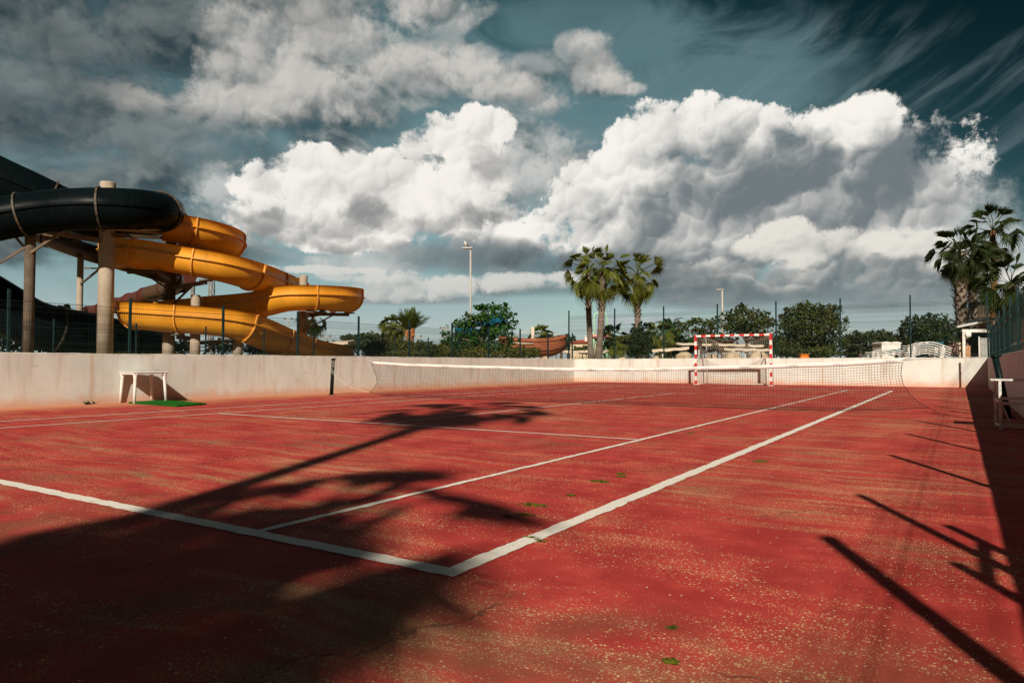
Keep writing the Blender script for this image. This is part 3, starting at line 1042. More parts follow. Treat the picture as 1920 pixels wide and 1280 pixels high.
# ------------------------------------------------------------------ tennis net
NY = 12.1
top_k = [(-12.07, .94), (-10.5, .875), (-8.35, .83), (-5.9, .785), (-4.04, .79), (-1.73, .85), (-0.23, .905), (1.04, .98)]
bot_k = [(-12.07, .10), (-11.6, .045), (-10.84, .018), (-8.35, .012), (-3.0, .012), (-0.9, .015), (-0.15, .03), (0.6, .07), (1.04, .13)]


def interp(k, x):
    for (a, p), (b, q) in zip(k, k[1:]):
        if x <= b:
            t = (x - a) / (b - a)
            t = t * t * (3 - 2 * t) * 0.5 + t * 0.5
            return p + (q - p) * t
    return k[-1][1]


lk = [(0, -0.10), (.12, 0.06), (.35, 0.19), (.55, 0.16), (.8, 0.06), (1, 0.0)]
rk = [(0, 0.40), (.1, 0.24), (.3, 0.09), (.5, 0.0), (.7, -0.03), (1, 0.0)]


def net_pt(x, v):
    z = interp(bot_k, x) + (interp(top_k, x) - interp(bot_k, x)) * v
    dx = interp(lk, v) * math.exp(-(x + 12.07) / 0.55) + interp(rk, v) * math.exp(-(1.04 - x) / 0.45)
    y = NY + 0.05 * math.sin(x * 1.1) * (1 - v) * v + 0.012 * math.sin(x * 7.3 + v * 5)
    return (x + dx, y, z)


t = thing('tennis_net', 'black tennis net with a white top band stretched across the red court', 'tennis net', (-5.5, NY, 0))
mb = MB()
NX, NV = 262, 18
for i in range(NX + 1):
    x = -12.07 + 13.11 * i / NX
    mb.wire([net_pt(x, v / NV) for v in range(NV + 1)], 0.0026)
for v in range(NV + 1):
    mb.wire([net_pt(-12.07 + 13.11 * i / NX, v / NV) for i in range(NX + 1)], 0.0026)
part('net_mesh', mb, M_CORD, t)
mb = MB()
rings = []
for i in range(90):
    x = -12.09 + 13.15 * i / 89
    z = interp(top_k, x)
    w = 0.010 + 0.002 * math.sin(i * 1.7)
    rings.append([(x, NY - w, z + .005), (x, NY - w * .7, z + .026), (x, NY, z + .033), (x, NY + w * .7, z + .026), (x, NY + w, z + .005), (x, NY + w * .9, z - .045), (x, NY - w * .9, z - .045 - .004 * math.sin(i))])
mb.loft(rings, True)
part('top_band', mb, M_TAPE, t)
for e in (-12.07, 1.04):
    mb = MB()
    mb.tube([net_pt(e, v / 24) for v in range(25)], 0.006, 6)
    part('edge_cord', mb, M_CORD, t)
mb = MB()
mb.tube([net_pt(-12.07 + 13.11 * i / 130, 0) for i in range(131)], 0.006, 6)
mb.tube([(1.44, NY, .13), (1.56, NY - .01, .06), (1.60, NY - .02, .03)], 0.005, 5)
part('bottom_cord', mb, M_CORD, t)
mb = MB()
mb.wire([(-13.64, NY, 1.055), (-12.09, NY, .955)], 0.004)
part('cable', mb, M_GALV, t)
mb = MB()
mb.wire([(1.05, NY, .985), (1.20, NY, .992), (2.40, NY, 1.045)], 0.004)
part('cable', mb, M_GALV, t)
mb = MB()
mb.tube([(1.02, NY - .01, .985), (1.09, NY - .015, .996), (1.16, NY - .01, 1.004), (1.22, NY, .992), (1.16, NY - .01, .975), (1.09, NY - .012, .972), (1.02, NY - .01, .985)], 0.004, 5)
part('cable_loop', mb, M_GALV, t)
mb = MB()
a, k, b = Vector((-12.17, NY, .10)), Vector((-12.88, NY - .02, .235)), Vector((-13.66, NY - .04, .66))
mb.wire([a, k], 0.005)
mb.wire([k, b + Vector((.3, 0, -.2)), b], 0.004)
for q in range(7):
    mb.wire([k, k + Vector((rnd.uniform(-.05, .05), rnd.uniform(-.03, .03), rnd.uniform(-.07, .05)))], 0.005)
part('tie_rope', mb, M_ROPE, t)


def net_post(x, lean, label):
    t = thing('net_post', label, 'net post', (x, NY, 0), 'net posts')
    mb = MB()
    mb.tube([(x, NY, 0), (x + lean, NY, 1.03)], 0.052, 14)
    part('tube', mb, M_POST, t)
    mb = MB()
    mb.lathe([(0.066, 1.02), (0.066, 1.055), (0.03, 1.068)], (x + lean, NY, 0), 12)
    mb.bar((x + lean + 0.03, NY, 1.055), (x + lean + 0.10, NY, 1.055), 0.03)
    part('cap', mb, M_POST, t)
    mb = MB()
    mb.lathe([(0.10, 0.002), (0.10, 0.014), (0.06, 0.02)], (x, NY, 0), 14)
    part('base_plate', mb, M_POST, t)
    return t


lp = net_post(-13.69, 0.06, 'dark green net post with pale rope wound round it, by the left wall')
mb = MB()
for z0, n in ((0.80, 5), (0.62, 3)):
    mb.tube([(-13.69 + .05 + .058 * math.cos(a * .5), NY + .058 * math.sin(a * .5), z0 + a * 0.0042 + 0.02 * math.sin(a)) for a in range(int(n * 4 * PI))], 0.006, 5)
mb.wire([(-13.75, NY - .03, .80), (-13.765, NY - .05, .4), (-13.76, NY - .05, .14)], 0.005)
part('rope_coil', mb, M_ROPE, lp)
net_post(2.60, -0.17, 'dark leaning net post beside the shaded right wall')

# ------------------------------------------------------------------ white plastic table and the grass mat by the left wall
t = thing('plastic_table', 'white plastic table with splayed legs standing against the left wall', 'table', (-14.27, 6.78, 0))
mb = MB()
rz = -0.10
mb.bbox((-14.27, 6.78, 0.712), (0.80, 0.80, 0.022), rz, 0.008)
for (i, j, dx, dy) in ((1, 0, .02, .74), (-1, 0, .02, .74), (0, 1, .74, .02), (0, -1, .74, .02)):
    c = Vector((i * .37, j * .37, 0))
    c.rotate(Matrix.Rotation(rz, 3, 'Z'))
    mb.box((-14.27 + c.x, 6.78 + c.y, 0.685), (dx, dy, 0.034), rz)
part('tabletop', mb, M_WHITE, t)
for (i, j) in ((-1, -1), (1, -1), (1, 1), (-1, 1)):
    a, b = Vector((i * .325, j * .325, 0)), Vector((i * .36, j * .36, 0))
    for q in (a, b):
        q.rotate(Matrix.Rotation(rz, 3, 'Z'))
    T, B = Vector((-14.27 + a.x, 6.78 + a.y, .700)), Vector((-14.27 + b.x, 6.78 + b.y, 0.003))
    mb = MB()
    mb.tube([T, T.lerp(B, .06), T.lerp(B, .16), T.lerp(B, .5), B], [.068, .056, .040, .034, .028], 10)
    part('leg', mb, M_WHITE, t)

A, B, C, D = Vector((-14.25, 6.42, 0)), Vector((-12.02, 6.22, 0)), Vector((-12.28, 7.08, 0)), Vector((-14.20, 7.30, 0))
mb = MB()
ring = []
n = 16
for (p, q) in ((A, B), (B, C), (C, D), (D, A)):
    ring += [p.lerp(q, i / n) for i in range(n)]
cen = (A + B + C + D) / 4
lo = [p + (p - cen).normalized() * rnd.uniform(-.01, .012) for p in ring]
mb.loft([[(p.x, p.y, 0.004) for p in lo], [(p.x, p.y, 0.030 + 0.012 * math.sin(i * .5)) for i, p in enumerate(lo)], [(p.x + (cen.x - p.x) * .03, p.y + (cen.y - p.y) * .03, 0.036 + 0.012 * math.sin(i * .5)) for i, p in enumerate(lo)]], False)
for q in range(9000):                               # blades
    u, v = rnd.random(), rnd.random()
    p = A.lerp(B, u).lerp(D.lerp(C, u), v)
    h = rnd.uniform(.012, .028)
    dx, dy = rnd.uniform(-.012, .012), rnd.uniform(-.012, .012)
    mb.add([(p.x - .003, p.y, .03), (p.x + .003, p.y, .03), (p.x + dx, p.y + dy, .034 + h)], [(0, 1, 2)])
single('grass_mat', mb, M_GRASSMAT, 'bright green artificial grass mat lying under the white plastic table', 'mat', tuple(cen))

# weeds at the foot of the left wall
t = thing('weed', 'small dark weed at the foot of the left wall beside the table', 'weed', (-14.62, 5.75, 0))
mb = MB()
for q in range(26):
    a, l = rnd.random() * 2 * PI, rnd.uniform(.04, .14)
    p = Vector((-14.60 + rnd.uniform(-.05, .05), 5.75 + rnd.uniform(-.14, .14), 0.002))
    e = p + Vector((math.cos(a) * l, math.sin(a) * l, rnd.uniform(.02, .09)))
    s = Vector((-math.sin(a), math.cos(a), 0)) * l * .22
    mb.add([p, p.lerp(e, .5) + s, e, p.lerp(e, .5) - s], [(0, 1, 2, 3)])
part('foliage', mb, M_LEAFD, t)

# ------------------------------------------------------------------ white steel side table at the right wall
t = thing('metal_table', 'white steel frame side table standing against the shaded right wall', 'table', (2.53, 9.60, 0))
mb = MB()
mb.bbox((2.545, 9.60, .690), (.55, .50, .026), 0, 0.006)
part('tabletop', mb, M_WHITEMETAL, t)
for (x, y) in ((2.34, 9.83), (2.38, 9.37), (2.74, 9.37), (2.74, 9.83)):
    mb = MB()
    mb.bar((x, y, 0.003), (x, y, .676), .034)
    mb.bbox((x, y, .006), (.04, .04, .012), 0, .002)
    part('leg', mb, M_WHITEMETAL, t)
mb = MB()
for y in (9.37, 9.83):
    for z in (.43, .36, .05):
        mb.bar((2.40 if y < 9.5 else 2.36, y, z), (2.72, y, z), .022)
for z in (.40, .06):
    mb.bar((2.34, 9.81, z), (2.38, 9.39, z), .022)
mb.bar((2.40, 9.385, .36), (2.50, 9.385, .06), .020)
part('stretcher', mb, M_WHITEMETAL, t)
for (x, y) in ((2.34, 9.812), (2.38, 9.352)):
    mb = MB()
    mb.bbox((x - .002, y - .002, .40), (.05, .045, .045), 0, .004)
    part('clamp', mb, M_WHITEMETAL, t)

# ------------------------------------------------------------------ goal
GX0, GX1, GY, GH = -7.70, -4.58, 27.40, 2.10
t = thing('goal', 'red and white striped handball goal standing in front of the end wall', 'goal', ((GX0 + GX1) / 2, GY, 0))


def striped(name, a, b, w, n, first):
    """one square bar, painted in alternating bands"""
    a, b = Vector(a), Vector(b)
    t_ = (b - a).normalized()
    u = Vector((0, 1, 0))
    x_, y_ = t_.cross(u).normalized() * (w / 2), u * (w / 2)
    mb = MB()
    mb.loft([[p - x_ - y_, p + x_ - y_, p + x_ + y_, p - x_ + y_] for p in (a.lerp(b, i / n) for i in range(n + 1))], False)
    o = part(name, mb, M_GOALWHITE, t)
    o.data.materials.append(M_GOALRED)
    for k, f in enumerate(o.data.polygons):
        i = min(n - 1, k // 4) if k < 4 * n else (0 if k == 4 * n else n - 1)
        f.material_index = 1 if (i % 2 == 0) == first else 0
    return o


for x in (GX0, GX1):
    striped('goal_post', (x, GY, GH - .044), (x, GY, 0.003), .085, 11, True)
striped('crossbar', (GX0 + .044, GY, GH), (GX1 - .044, GY, GH), .085, 15, False)
for x in (GX0, GX1):
    mb = MB()
    mb.box((x, GY, GH), (.088, .088, .088))
    part('corner_joint', mb, M_GOALRED, t)
    mb = MB()
    s = 1 if x == GX0 else -1
    mb.tube([(x + s * .03, GY + .04, GH), (x + s * .10, GY + .55, GH), (x + s * .14, GY + .82, GH - .02), (x + s * .16, GY + .92, GH - .10), (x + s * .17, GY + 1.0, GH - .4), (x + s * .17, GY + 1.05, .02)], .019, 8)
    part('rear_support', mb, M_WHITEMETAL, t)
    mb = MB()
    mb.tube([(x, GY + .04, .03), (x + s * .17, GY + 1.05, .03)], .019, 8)
    part('ground_bar', mb, M_WHITEMETAL, t)
mb = MB()
mb.tube([(GX0 + .17, GY + 1.05, .03), (GX1 - .17, GY + 1.05, .03)], .019, 8)
part('ground_bar', mb, M_WHITEMETAL, t)
mb = MB()


def goal_net(u, v):
    """v 0..1 from the crossbar back and down to the ground bar"""
    x = GX0 + .05 + (GX1 - GX0 - .1) * u
    sag = math.sin(PI * u)
    if v < .3:
        k = v / .3
        y, z = GY + .05 + .85 * k, GH - .03 - .42 * sag * (0.35 + .65 * k) - .04 * k
        x += (.14 * k) * (1 - 2 * u)
    else:
        k = (v - .3) / .7
        y = GY + .90 + .12 * k - .35 * math.sin(PI * min(1, k * 1.1)) * sag
        z = (GH - .07) * (1 - k) - .42 * sag * (1 - k) ** 1.5
        x += (.14 + .03 * k) * (1 - 2 * u)
        z = max(z, .05)
    return (x, y, z)


NU, NW = 32, 30
for i in range(NU + 1):
    mb.wire([goal_net(i / NU, v / 60) for v in range(61)], .0028)
for v in range(NW + 1):
    mb.wire([goal_net(i / 40, v / NW) for i in range(41)], .0028)
for s, x in ((1, GX0), (-1, GX1)):
    for i in range(1, 10):
        k = i / 10
        mb.wire([(x + s * (.02 + .15 * k), GY + .05 + .95 * k, GH - .05 - .05 * math.sin(PI * k)), (x + s * (.02 + .15 * k) + s * .06, GY + .05 + .98 * k, 1.0), (x + s * (.02 + .15 * k), GY + .05 + 1.0 * k, .05)], .0028)
    for i in range(1, 20):
        z = GH * i / 20
        mb.wire([(x + s * .02, GY + .05, z), (x + s * .13, GY + .55, z - .06), (x + s * .17, GY + 1.02, z)], .0028)
part('goal_net', mb, M_GOALNET, t)
for x in (GX0, GX1):
    mb = MB()
    mb.bbox((x, GY - .02, .012), (.20, .24, .02), 0, .004)
    part('foot_plate', mb, M_GOALWHITE, t)

# ------------------------------------------------------------------ water slides
def slide_path(k, n=14):
    """k: (px, py, distance) of the flange line -> smooth path of points"""
    return [Vector(p) for p in smooth_path([tuple(at(*q)) for q in k], n)]


def circ(pxc, d, r, a0, a1, n, y0, y1):
    """points round an upright axis seen at column pxc, distance d; angle 0 = to the right, 90 = towards the viewer; z from y0 to y1"""
    c = spot(pxc, d, 0)
    fh = Vector((FW.x, FW.y, 0)).normalized()
    out = []
    for i in range(n + 1):
        a = math.radians(a0 + (a1 - a0) * i / n)
        p = c + RT * (r * math.cos(a)) - fh * (r * math.sin(a))
        out.append(Vector((p.x, p.y, y0 + (y1 - y0) * i / n)))
    return out


def resample(pts, step):
    out, acc = [pts[0]], 0.0
    for a, b in zip(pts, pts[1:]):
        L = (b - a).length
        while acc + L >= step:
            k = (step - acc) / L
            a = a.lerp(b, k)
            out.append(a.copy())
            L = (b - a).length
            acc = 0.0
        acc += L
    return out


def frames(pts):
    fr = []
    for i in range(len(pts)):
        t = (pts[min(i + 1, len(pts) - 1)] - pts[max(i - 1, 0)]).normalized()
        s = t.cross(Vector((0, 0, 1))).normalized()
        fr.append((pts[i], t, s, s.cross(t).normalized()))
    return fr


FR, FWALL = 0.60, 0.36                              # trough radius and upper wall height


def flume_profile(th=0.0):
    r = FR + th
    prof = [(-r - .05, FWALL + .0), (-r - .005, FWALL), (-r, 0.10), (-r, 0.0)]
    prof += [(r * math.cos(a), r * math.sin(a)) for a in [math.radians(180 + q) for q in range(12, 180, 12)]]
    prof += [(r, 0.0), (r, 0.10), (r + .005, FWALL), (r + .05, FWALL)]
    return prof


def flume(pts, t):
    fr = frames(pts)
    outer, inner = flume_profile(), flume_profile(-.035)
    ring2 = outer + list(reversed(inner))
    mb = MB()
    mb.loft([[p + s * u + n * v for (u, v) in ring2] for (p, tt, s, n) in fr], True)
    fl = part('flume', mb, M_YEL, t)
    for sg in (-1, 1):                              # the flange where trough and side wall are bolted together
        mb = MB()
        a, b = (FR + .003) * sg, (FR + .085) * sg
        mb.loft([[p + s * a + n * .018, p + s * b + n * .018, p + s * b - n * .018, p + s * a - n * .018][::sg] for (p, tt, s, n) in fr], False)
        part('side_flange', mb, M_YEL, t)
    every = 14
    base = flume_profile(.004)
    big = flume_profile(.062)
    for i in range(6, len(fr) - 4, every):          # joint flanges between the sections
        p, tt, s, n = fr[i]
        mb = MB()
        rings = []
        for q in (-.022, .022):
            rings.append([p + tt * q + s * u + n * v for (u, v) in big + list(reversed(base))])
        mb.loft(rings, False)
        part('joint_flange', mb, M_YELRIB, t)
    return fl


def pole(t, px, d, ytop, r, mat=None, z0=0.98, cap=True):
    p = spot(px, d, 0)
    zt = hgt(ytop, d)
    mb = MB()
    mb.lathe([(r * 1.04, z0), (r, (z0 + zt) / 2), (r, zt - .03), (r * .97, zt), (0.01, zt + .012)], (p.x, p.y, 0), 22)
    return part('support_pole', mb, mat or M_CONC, t), Vector((p.x, p.y, zt))


Y = thing('water_slide', 'open yellow water slide winding down in loops round concrete poles', 'water slide', tuple(spot(400, 27, 1.0)))
path = []
path += circ(325, 27.5, 2.0, 75, -90, 8, 5.98, 5.52)            # from behind the black tube, round the right, to the back
path += circ(325, 27.5, 2.0, -110, -250, 7, 5.46, 5.06)         # the back and the left
path += circ(325, 27.5, 2.0, -268, -275, 1, 4.98, 4.95)
path += [Vector(at(*q)) for q in [(400, 494, 25.7), (470, 514, 27.0), (520, 532, 29.6), (563, 549, 31.8)]]
path += circ(563, 30.0, 2.05, -60, 90, 8, 3.86, 3.60)
path += [Vector(at(*q)) for q in [(500, 565, 28.2), (440, 572, 28.3)]]
path += circ(362, 26.5, 1.95, -95, -265, 8, 3.22, 2.62)
path += [Vector(at(*q)) for q in [(425, 600, 24.7), (478, 618, 25.6), (530, 640, 27.6), (585, 656, 30.4), (640, 664, 33.0)]]
path = [Vector(p) for p in smooth_path([tuple(p) for p in path], 8)]
path = resample(path, 0.155)
for _ in range(6):
    path = [path[0]] + [(a + b * 2 + c) / 4 for a, b, c in zip(path, path[1:], path[2:])] + [path[-1]]
flume(path, Y)
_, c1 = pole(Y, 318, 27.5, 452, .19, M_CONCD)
_, c2 = pole(Y, 568, 30.0, 516, .17)
_, c3 = pole(Y, 366, 26.5, 553, .17)


def arm(t, ptop, i, drop=0.75, mat=M_STEEL):
    """steel bracket from a pole to the trough at path point i"""
    p = path[i] + Vector((0, 0, -FR - .06))
    a = Vector((ptop.x, ptop.y, p.z - .08))
    mb = MB()
    mb.bar(a, Vector((p.x, p.y, p.z - .08)), .10, .14)
    mb.bar(Vector((a.x, a.y, a.z - drop)), a.lerp(Vector((p.x, p.y, p.z - .12)), .65), .06, .06)
    mb.box((p.x, p.y, p.z - .01), (.34, .34, .05))
    part('bracket', mb, mat, t)


def nearest(px, py):
    best = None
    for i, p in enumerate(path):
        v = p - CAM
        d = v.dot(FW)
        x, y = 960 + FPX * v.dot(RT) / d, 640 - FPX * v.dot(UP) / d
        e = math.hypot(x - px, y - py)
        if best is None or e < best[0]:
            best = (e, i)
    return best[1]


for (x, y, c) in ((430, 450, c1), (300, 475, c1), (240, 475, c1), (390, 490, c1), (660, 560, c2), (580, 557, c2), (600, 550, c2), (330, 590, c3), (430, 600, c3)):
    arm(Y, c, nearest(x, y))
mb = MB()
a, b = Vector(c2) - Vector((0, 0, .12)), path[nearest(520, 532)] + Vector((0, 0, .35))
mb.tube([a, b], .022, 6)
part('tie_rod', mb, M_GALV, Y)
mb = MB()
for px in (316, 366, 446):
    p = spot(px, 25.2, 0)
    mb.lathe([(.20, .98), (.20, hgt(622, 25.2)), (.01, hgt(622, 25.2) + .01)], (p.x, p.y, 0), 18)
    break
part('support_pole', mb, M_CONC, Y)
for px, d in ((366, 24.8), (446, 25.2)):
    p = spot(px, d, 0)
    mb = MB()
    mb.lathe([(.17, .98), (.17, hgt(624, d)), (.01, hgt(624, d) + .01)], (p.x, p.y, 0), 18)
    part('support_pole', mb, M_CONC, Y)


def tube_slide(t, pts, r, mat, ribmat, rib=16, first=5, seam=True, rr=.055):
    fr = frames(pts)
    n = 28
    mb = MB()
    mb.loft([[p + s * (r * math.cos(2 * PI * k / n)) + u * (r * math.sin(2 * PI * k / n)) for k in range(n)] for (p, tt, s, u) in fr], True)
    part('tube', mb, mat, t)
    if seam:
        for sg in (-1, 1):
            mb = MB()
            a, b = (r - .002) * sg, (r + .05) * sg
            mb.loft([[p + s * a + u * .014, p + s * b + u * .014, p + s * b - u * .014, p + s * a - u * .014][::sg] for (p, tt, s, u) in fr], False)
            part('side_flange', mb, mat, t)
    for i in range(first, len(fr) - 2, rib):
        p, tt, s, u = fr[i]
        mb = MB()
        rings = []
        for q, e in ((-.03, .0), (-.03, rr), (.03, rr), (.03, .0)):
            rings.append([p + tt * q + s * ((r + e) * math.cos(2 * PI * k / n)) + u * ((r + e) * math.sin(2 * PI * k / n)) for k in range(n)])
        mb.loft(rings, False, caps=False)
        part('joint_ring', mb, ribmat, t)
        mb = MB()
        for k in range(0, n, 2):
            c = p + s * ((r + rr * .6) * math.cos(2 * PI * k / n)) + u * ((r + rr * .6) * math.sin(2 * PI * k / n))
            mb.bar(c - tt * .05, c + tt * .05, .022)


def tidy(k, n=10, step=.155, it=5):
    p = resample(slide_path(k, n), step)
    for _ in range(it):
        p = [p[0]] + [(a + b * 2 + c) / 4 for a, b, c in zip(p, p[1:], p[2:])] + [p[-1]]
    return p


B1 = thing('tube_slide', 'black enclosed tube slide curling round the tallest concrete pole', 'water slide', tuple(spot(197, 25.5, 1.0)))
loop = [(-260, 470, 22.5), (-120, 437, 22.3), (-20, 414, 22.4), (60, 400, 22.7), (130, 393, 22.9), (197, 391, 23.1), (260, 393, 23.7), (300, 397, 24.8), (312, 402, 26.2), (292, 409, 27.6), (240, 414, 28.3), (170, 416, 28.2), (110, 420, 27.2)]
bp = tidy(loop)
tube_slide(B1, bp, .68, M_BLACK, M_BLACKRIB, 15, 4)
_, k1 = pole(B1, 197, 24.4, 340, .25)
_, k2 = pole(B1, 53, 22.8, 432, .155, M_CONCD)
_, k3 = pole(B1, 148, 28.0, 482, .115)


def strut(t, a, b, w=.09, h=None, mat=M_STEEL, name='brace'):
    mb = MB()
    mb.bar(Vector(a), Vector(b), w, h)
    part(name, mb, mat, t)


strut(B1, at(56, 475, 22.8), at(130, 425, 23.0), .08)
strut(B1, at(50, 462, 22.8), at(-20, 505, 22.4), .07)
strut(B1, at(46, 440, 22.8), at(-10, 440, 22.3), .08)
strut(B1, at(25, 440, 22.7), at(48, 466, 22.8), .07)
strut(B1, at(70, 431, 22.8), at(190, 452, 24.3), .10, .16)
strut(B1, at(205, 426, 24.4), at(320, 437, 25.6), .10, .17, M_CONC)
strut(B1, at(270, 413, 24.2), at(305, 433, 25.0), .07)
strut(B1, at(208, 440, 24.4), at(308, 446, 26.5), .08, .12)
strut(B1, at(197, 412, 24.2), at(197, 400, 23.5), .12)
strut(B1, at(128, 424, 23), at(100, 432, 22.8), .12, .08)
strut(B1, at(152, 503, 28), at(187, 503, 24.5), .05)
strut(B1, at(152, 532, 28), at(188, 503, 24.5), .06)
strut(B1, at(148, 482, 28), at(148, 474, 28), .2, .2)
mb = MB()
p = at(194, 424, 24.0)
mb.lathe([(.015, .08), (.045, .05), (.055, 0), (.045, -.04), (.015, -.06)], tuple(p), 12)
part('lamp_globe', mb, M_LENS, B1)

B2 = thing('tube_slide', 'black tube slide dropping from the top left corner to the first loop', 'water slide', tuple(spot(0, 25, 1.0)))
tube_slide(B2, tidy([(-330, 205, 24), (-160, 270, 24.3), (-60, 309, 24.6), (0, 337, 24.9), (60, 364, 25.3), (110, 388, 25.8), (150, 402, 26.4), (185, 408, 27.2)]), .78, M_BLACK, M_BLACKRIB, 15, 3)
_, q1 = pole(B2, -140, 24.6, 300, .2)
B3 = thing('tube_slide', 'black tube slide running down behind the mesh fence at the left edge', 'water slide', tuple(spot(40, 26, 1.0)))
tube_slide(B3, tidy([(-260, 440, 24), (-130, 500, 24.4), (-50, 542, 24.8), (10, 577, 25.2), (60, 606, 25.7), (110, 618, 26.4), (170, 628, 27.4), (235, 642, 28.6), (290, 655, 30)]), .86, M_BLACK, M_BLACKRIB, 17, 9)
B4 = thing('tube_slide', 'narrow brown tube slide passing behind the concrete poles', 'water slide', tuple(spot(150, 29, 1.0)))
tube_slide(B4, tidy([(-20, 408, 30), (40, 425, 29.6), (100, 450, 29.2), (150, 468, 28.9), (190, 480, 28.8), (250, 497, 29.5), (300, 512, 30.4), (330, 526, 31.6), (318, 540, 33.2), (280, 550, 34.4)]), .36, M_BROWN, M_BROWN, 19, 21, False, .05)
B5 = thing('tube_slide', 'maroon tube slide sloping down behind the yellow loops', 'water slide', tuple(spot(250, 36, 1.0)))
tube_slide(B5, tidy([(352, 520, 33.0), (330, 536, 34), (300, 547, 35.5), (270, 556, 37), (235, 568, 39), (205, 577, 41), (150, 592, 44)]), .40, M_RED, M_RED, 15, 6, False, .07)

# ------------------------------------------------------------------ vegetation builders
def fan_leaf(mb, M, pet, R, droop, rng, nseg=20, spread=2.0, dead=False, sg=.2):
    """a fan palm leaf: petiole and pleated fan with drooping tips; M places it"""
    hub = Vector((pet, 0, -.10 * pet))
    pts = [Vector((0, 0, 0)), Vector((pet * .5, 0, .03 * pet)), hub]
    w = .018 + .012 * R
    for a, b in zip(pts, pts[1:]):
        mb.add([M @ (a + Vector((0, w, 0))), M @ (a - Vector((0, w, 0))), M @ (b - Vector((0, w * .7, 0))), M @ (b + Vector((0, w * .7, 0)))], [(0, 1, 2, 3)])
    d = Vector((math.cos(droop), 0, -math.sin(droop)))
    nn = Vector((math.sin(droop), 0, math.cos(droop)))
    down = (M.inverted().to_3x3() @ Vector((0, 0, -1))).normalized()
    for i in range(nseg):
        th = -spread + 2 * spread * (i + .5) / nseg
        L = R * (.66 + .34 * math.cos(th * .75)) * rng.uniform(.86, 1.06)
        u = d * math.cos(th) + Vector((0, math.sin(th), 0))
        v = u.cross(nn)
        fold = .05 * R * (1 if i % 2 else -1)
        cup = nn * (.10 * R * abs(math.sin(th)))
        hw = L * spread / nseg * .56
        a = hub
        b1, b2 = hub + u * L * .55 + v * hw + nn * fold + cup, hub + u * L * .55 - v * hw - nn * fold + cup
        sag = sg * rng.uniform(.6, 1.4) if not dead else rng.uniform(.3, .5)
        c1, c2 = hub + u * L * .80 + v * hw * .55 + cup + down * L * sag * .4, hub + u * L * .80 - v * hw * .55 + cup + down * L * sag * .4
        e = hub + u * L * rng.uniform(.88, 1.04) + cup + down * L * sag * 1.25
        mb.add([M @ q for q in (a, b1, c1, e, c2, b2)], [(0, 1, 5), (1, 2, 4, 5), (2, 3, 4)])


def place(p, az, el, roll=0.0):
    return Matrix.Translation(p) @ Matrix.Rotation(az, 4, 'Z') @ Matrix.Rotation(-el, 4, 'Y') @ Matrix.Rotation(roll, 4, 'X')


def fan_palm(label, base, zc, r0, r1, R, pet, n, seed, mats, lean=(0, 0), boots=0.45, dead=6, group=None, lo=-58, hi=86, young=None):
    """zc: height of the crown's heart"""
    rng = random.Random(seed)
    t = thing('palm_tree', label, 'palm tree', tuple(base), group)
    b = Vector(base)
    top = Vector((b.x + lean[0], b.y + lean[1], zc))
    mleaf, mdead, mtrunk = mats
    pts, rs = [], []
    for i in range(15):
        k = i / 14
        p = b.lerp(top, k)
        p.x += lean[0] * .25 * math.sin(k * PI)
        pts.append(p)
        rs.append((r0 * 1.25 - (r0 * .25) * min(1, k * 6)) * (1 - k) + r1 * k)
    pts[0].z -= .05
    mb = MB()
    mb.tube(pts, rs, 14)
    part('trunk', mb, mtrunk, t)
    if boots > 0:                                   # stubs of old leaf stalks
        mb = MB()
        H = (top - b).length
        nb = int(16 * H * boots / (r1 * 2.2))
        for i in range(nb):
            k = 1 - boots * (i + .5) / nb
            p = b.lerp(top, k)
            p.x += lean[0] * .25 * math.sin(k * PI)
            rr = (r0 * (1 - k) + r1 * k) * .98
            a = i * 2.39996
            o = Vector((math.cos(a), math.sin(a), 0))
            s = Vector((-o.y, o.x, 0)) * rr * rng.uniform(.28, .42)
            L = rr * rng.uniform(.9, 1.7)
            q = p + o * rr * .9
            tip = q + o * L * rng.uniform(.45, .85) + Vector((0, 0, L * .8))
            mb.add([q - s, q + s, tip + s * .35, tip - s * .35, q - s * .6 + Vector((0, 0, -.05)) + o * .02], [(0, 1, 2, 3), (3, 2, 1, 0)])
        part('leaf_bases', mb, M_BOOT, t)
    mb, md = MB(), MB()
    for i in range(n):
        k = (i + .5) / n
        el = math.radians(hi + (lo - hi) * k ** .85) + rng.gauss(0, .09)
        az = i * 2.39996 + rng.gauss(0, .2)
        f = rng.uniform(.85, 1.12) * (.82 if k < .18 else 1)
        z = top + Vector((0, 0, -.25 * k * R + .12))
        fan_leaf(mb, place(z, az, el, rng.gauss(0, .55)), pet * f, R * f, math.radians(rng.uniform(-4, 14) + 58 * min(1, k * 1.3)), rng, 22, rng.uniform(1.15, 1.6) * (.42 + .58 * min(1, k / .3)), False, .06 + .42 * k)
    part('crown', mb, mleaf, t)
    if dead:
        for i in range(dead):
            az = i * 2.4 + rng.random()
            el = math.radians(rng.uniform(-80, -62))
            z = top + Vector((0, 0, -.28 * R))
            fan_leaf(md, place(z, az, el), pet * rng.uniform(.6, .9), R * rng.uniform(.6, .85), .5, rng, 14, 1.2, True)
        part('dead_leaves', md, mdead, t)
    return t


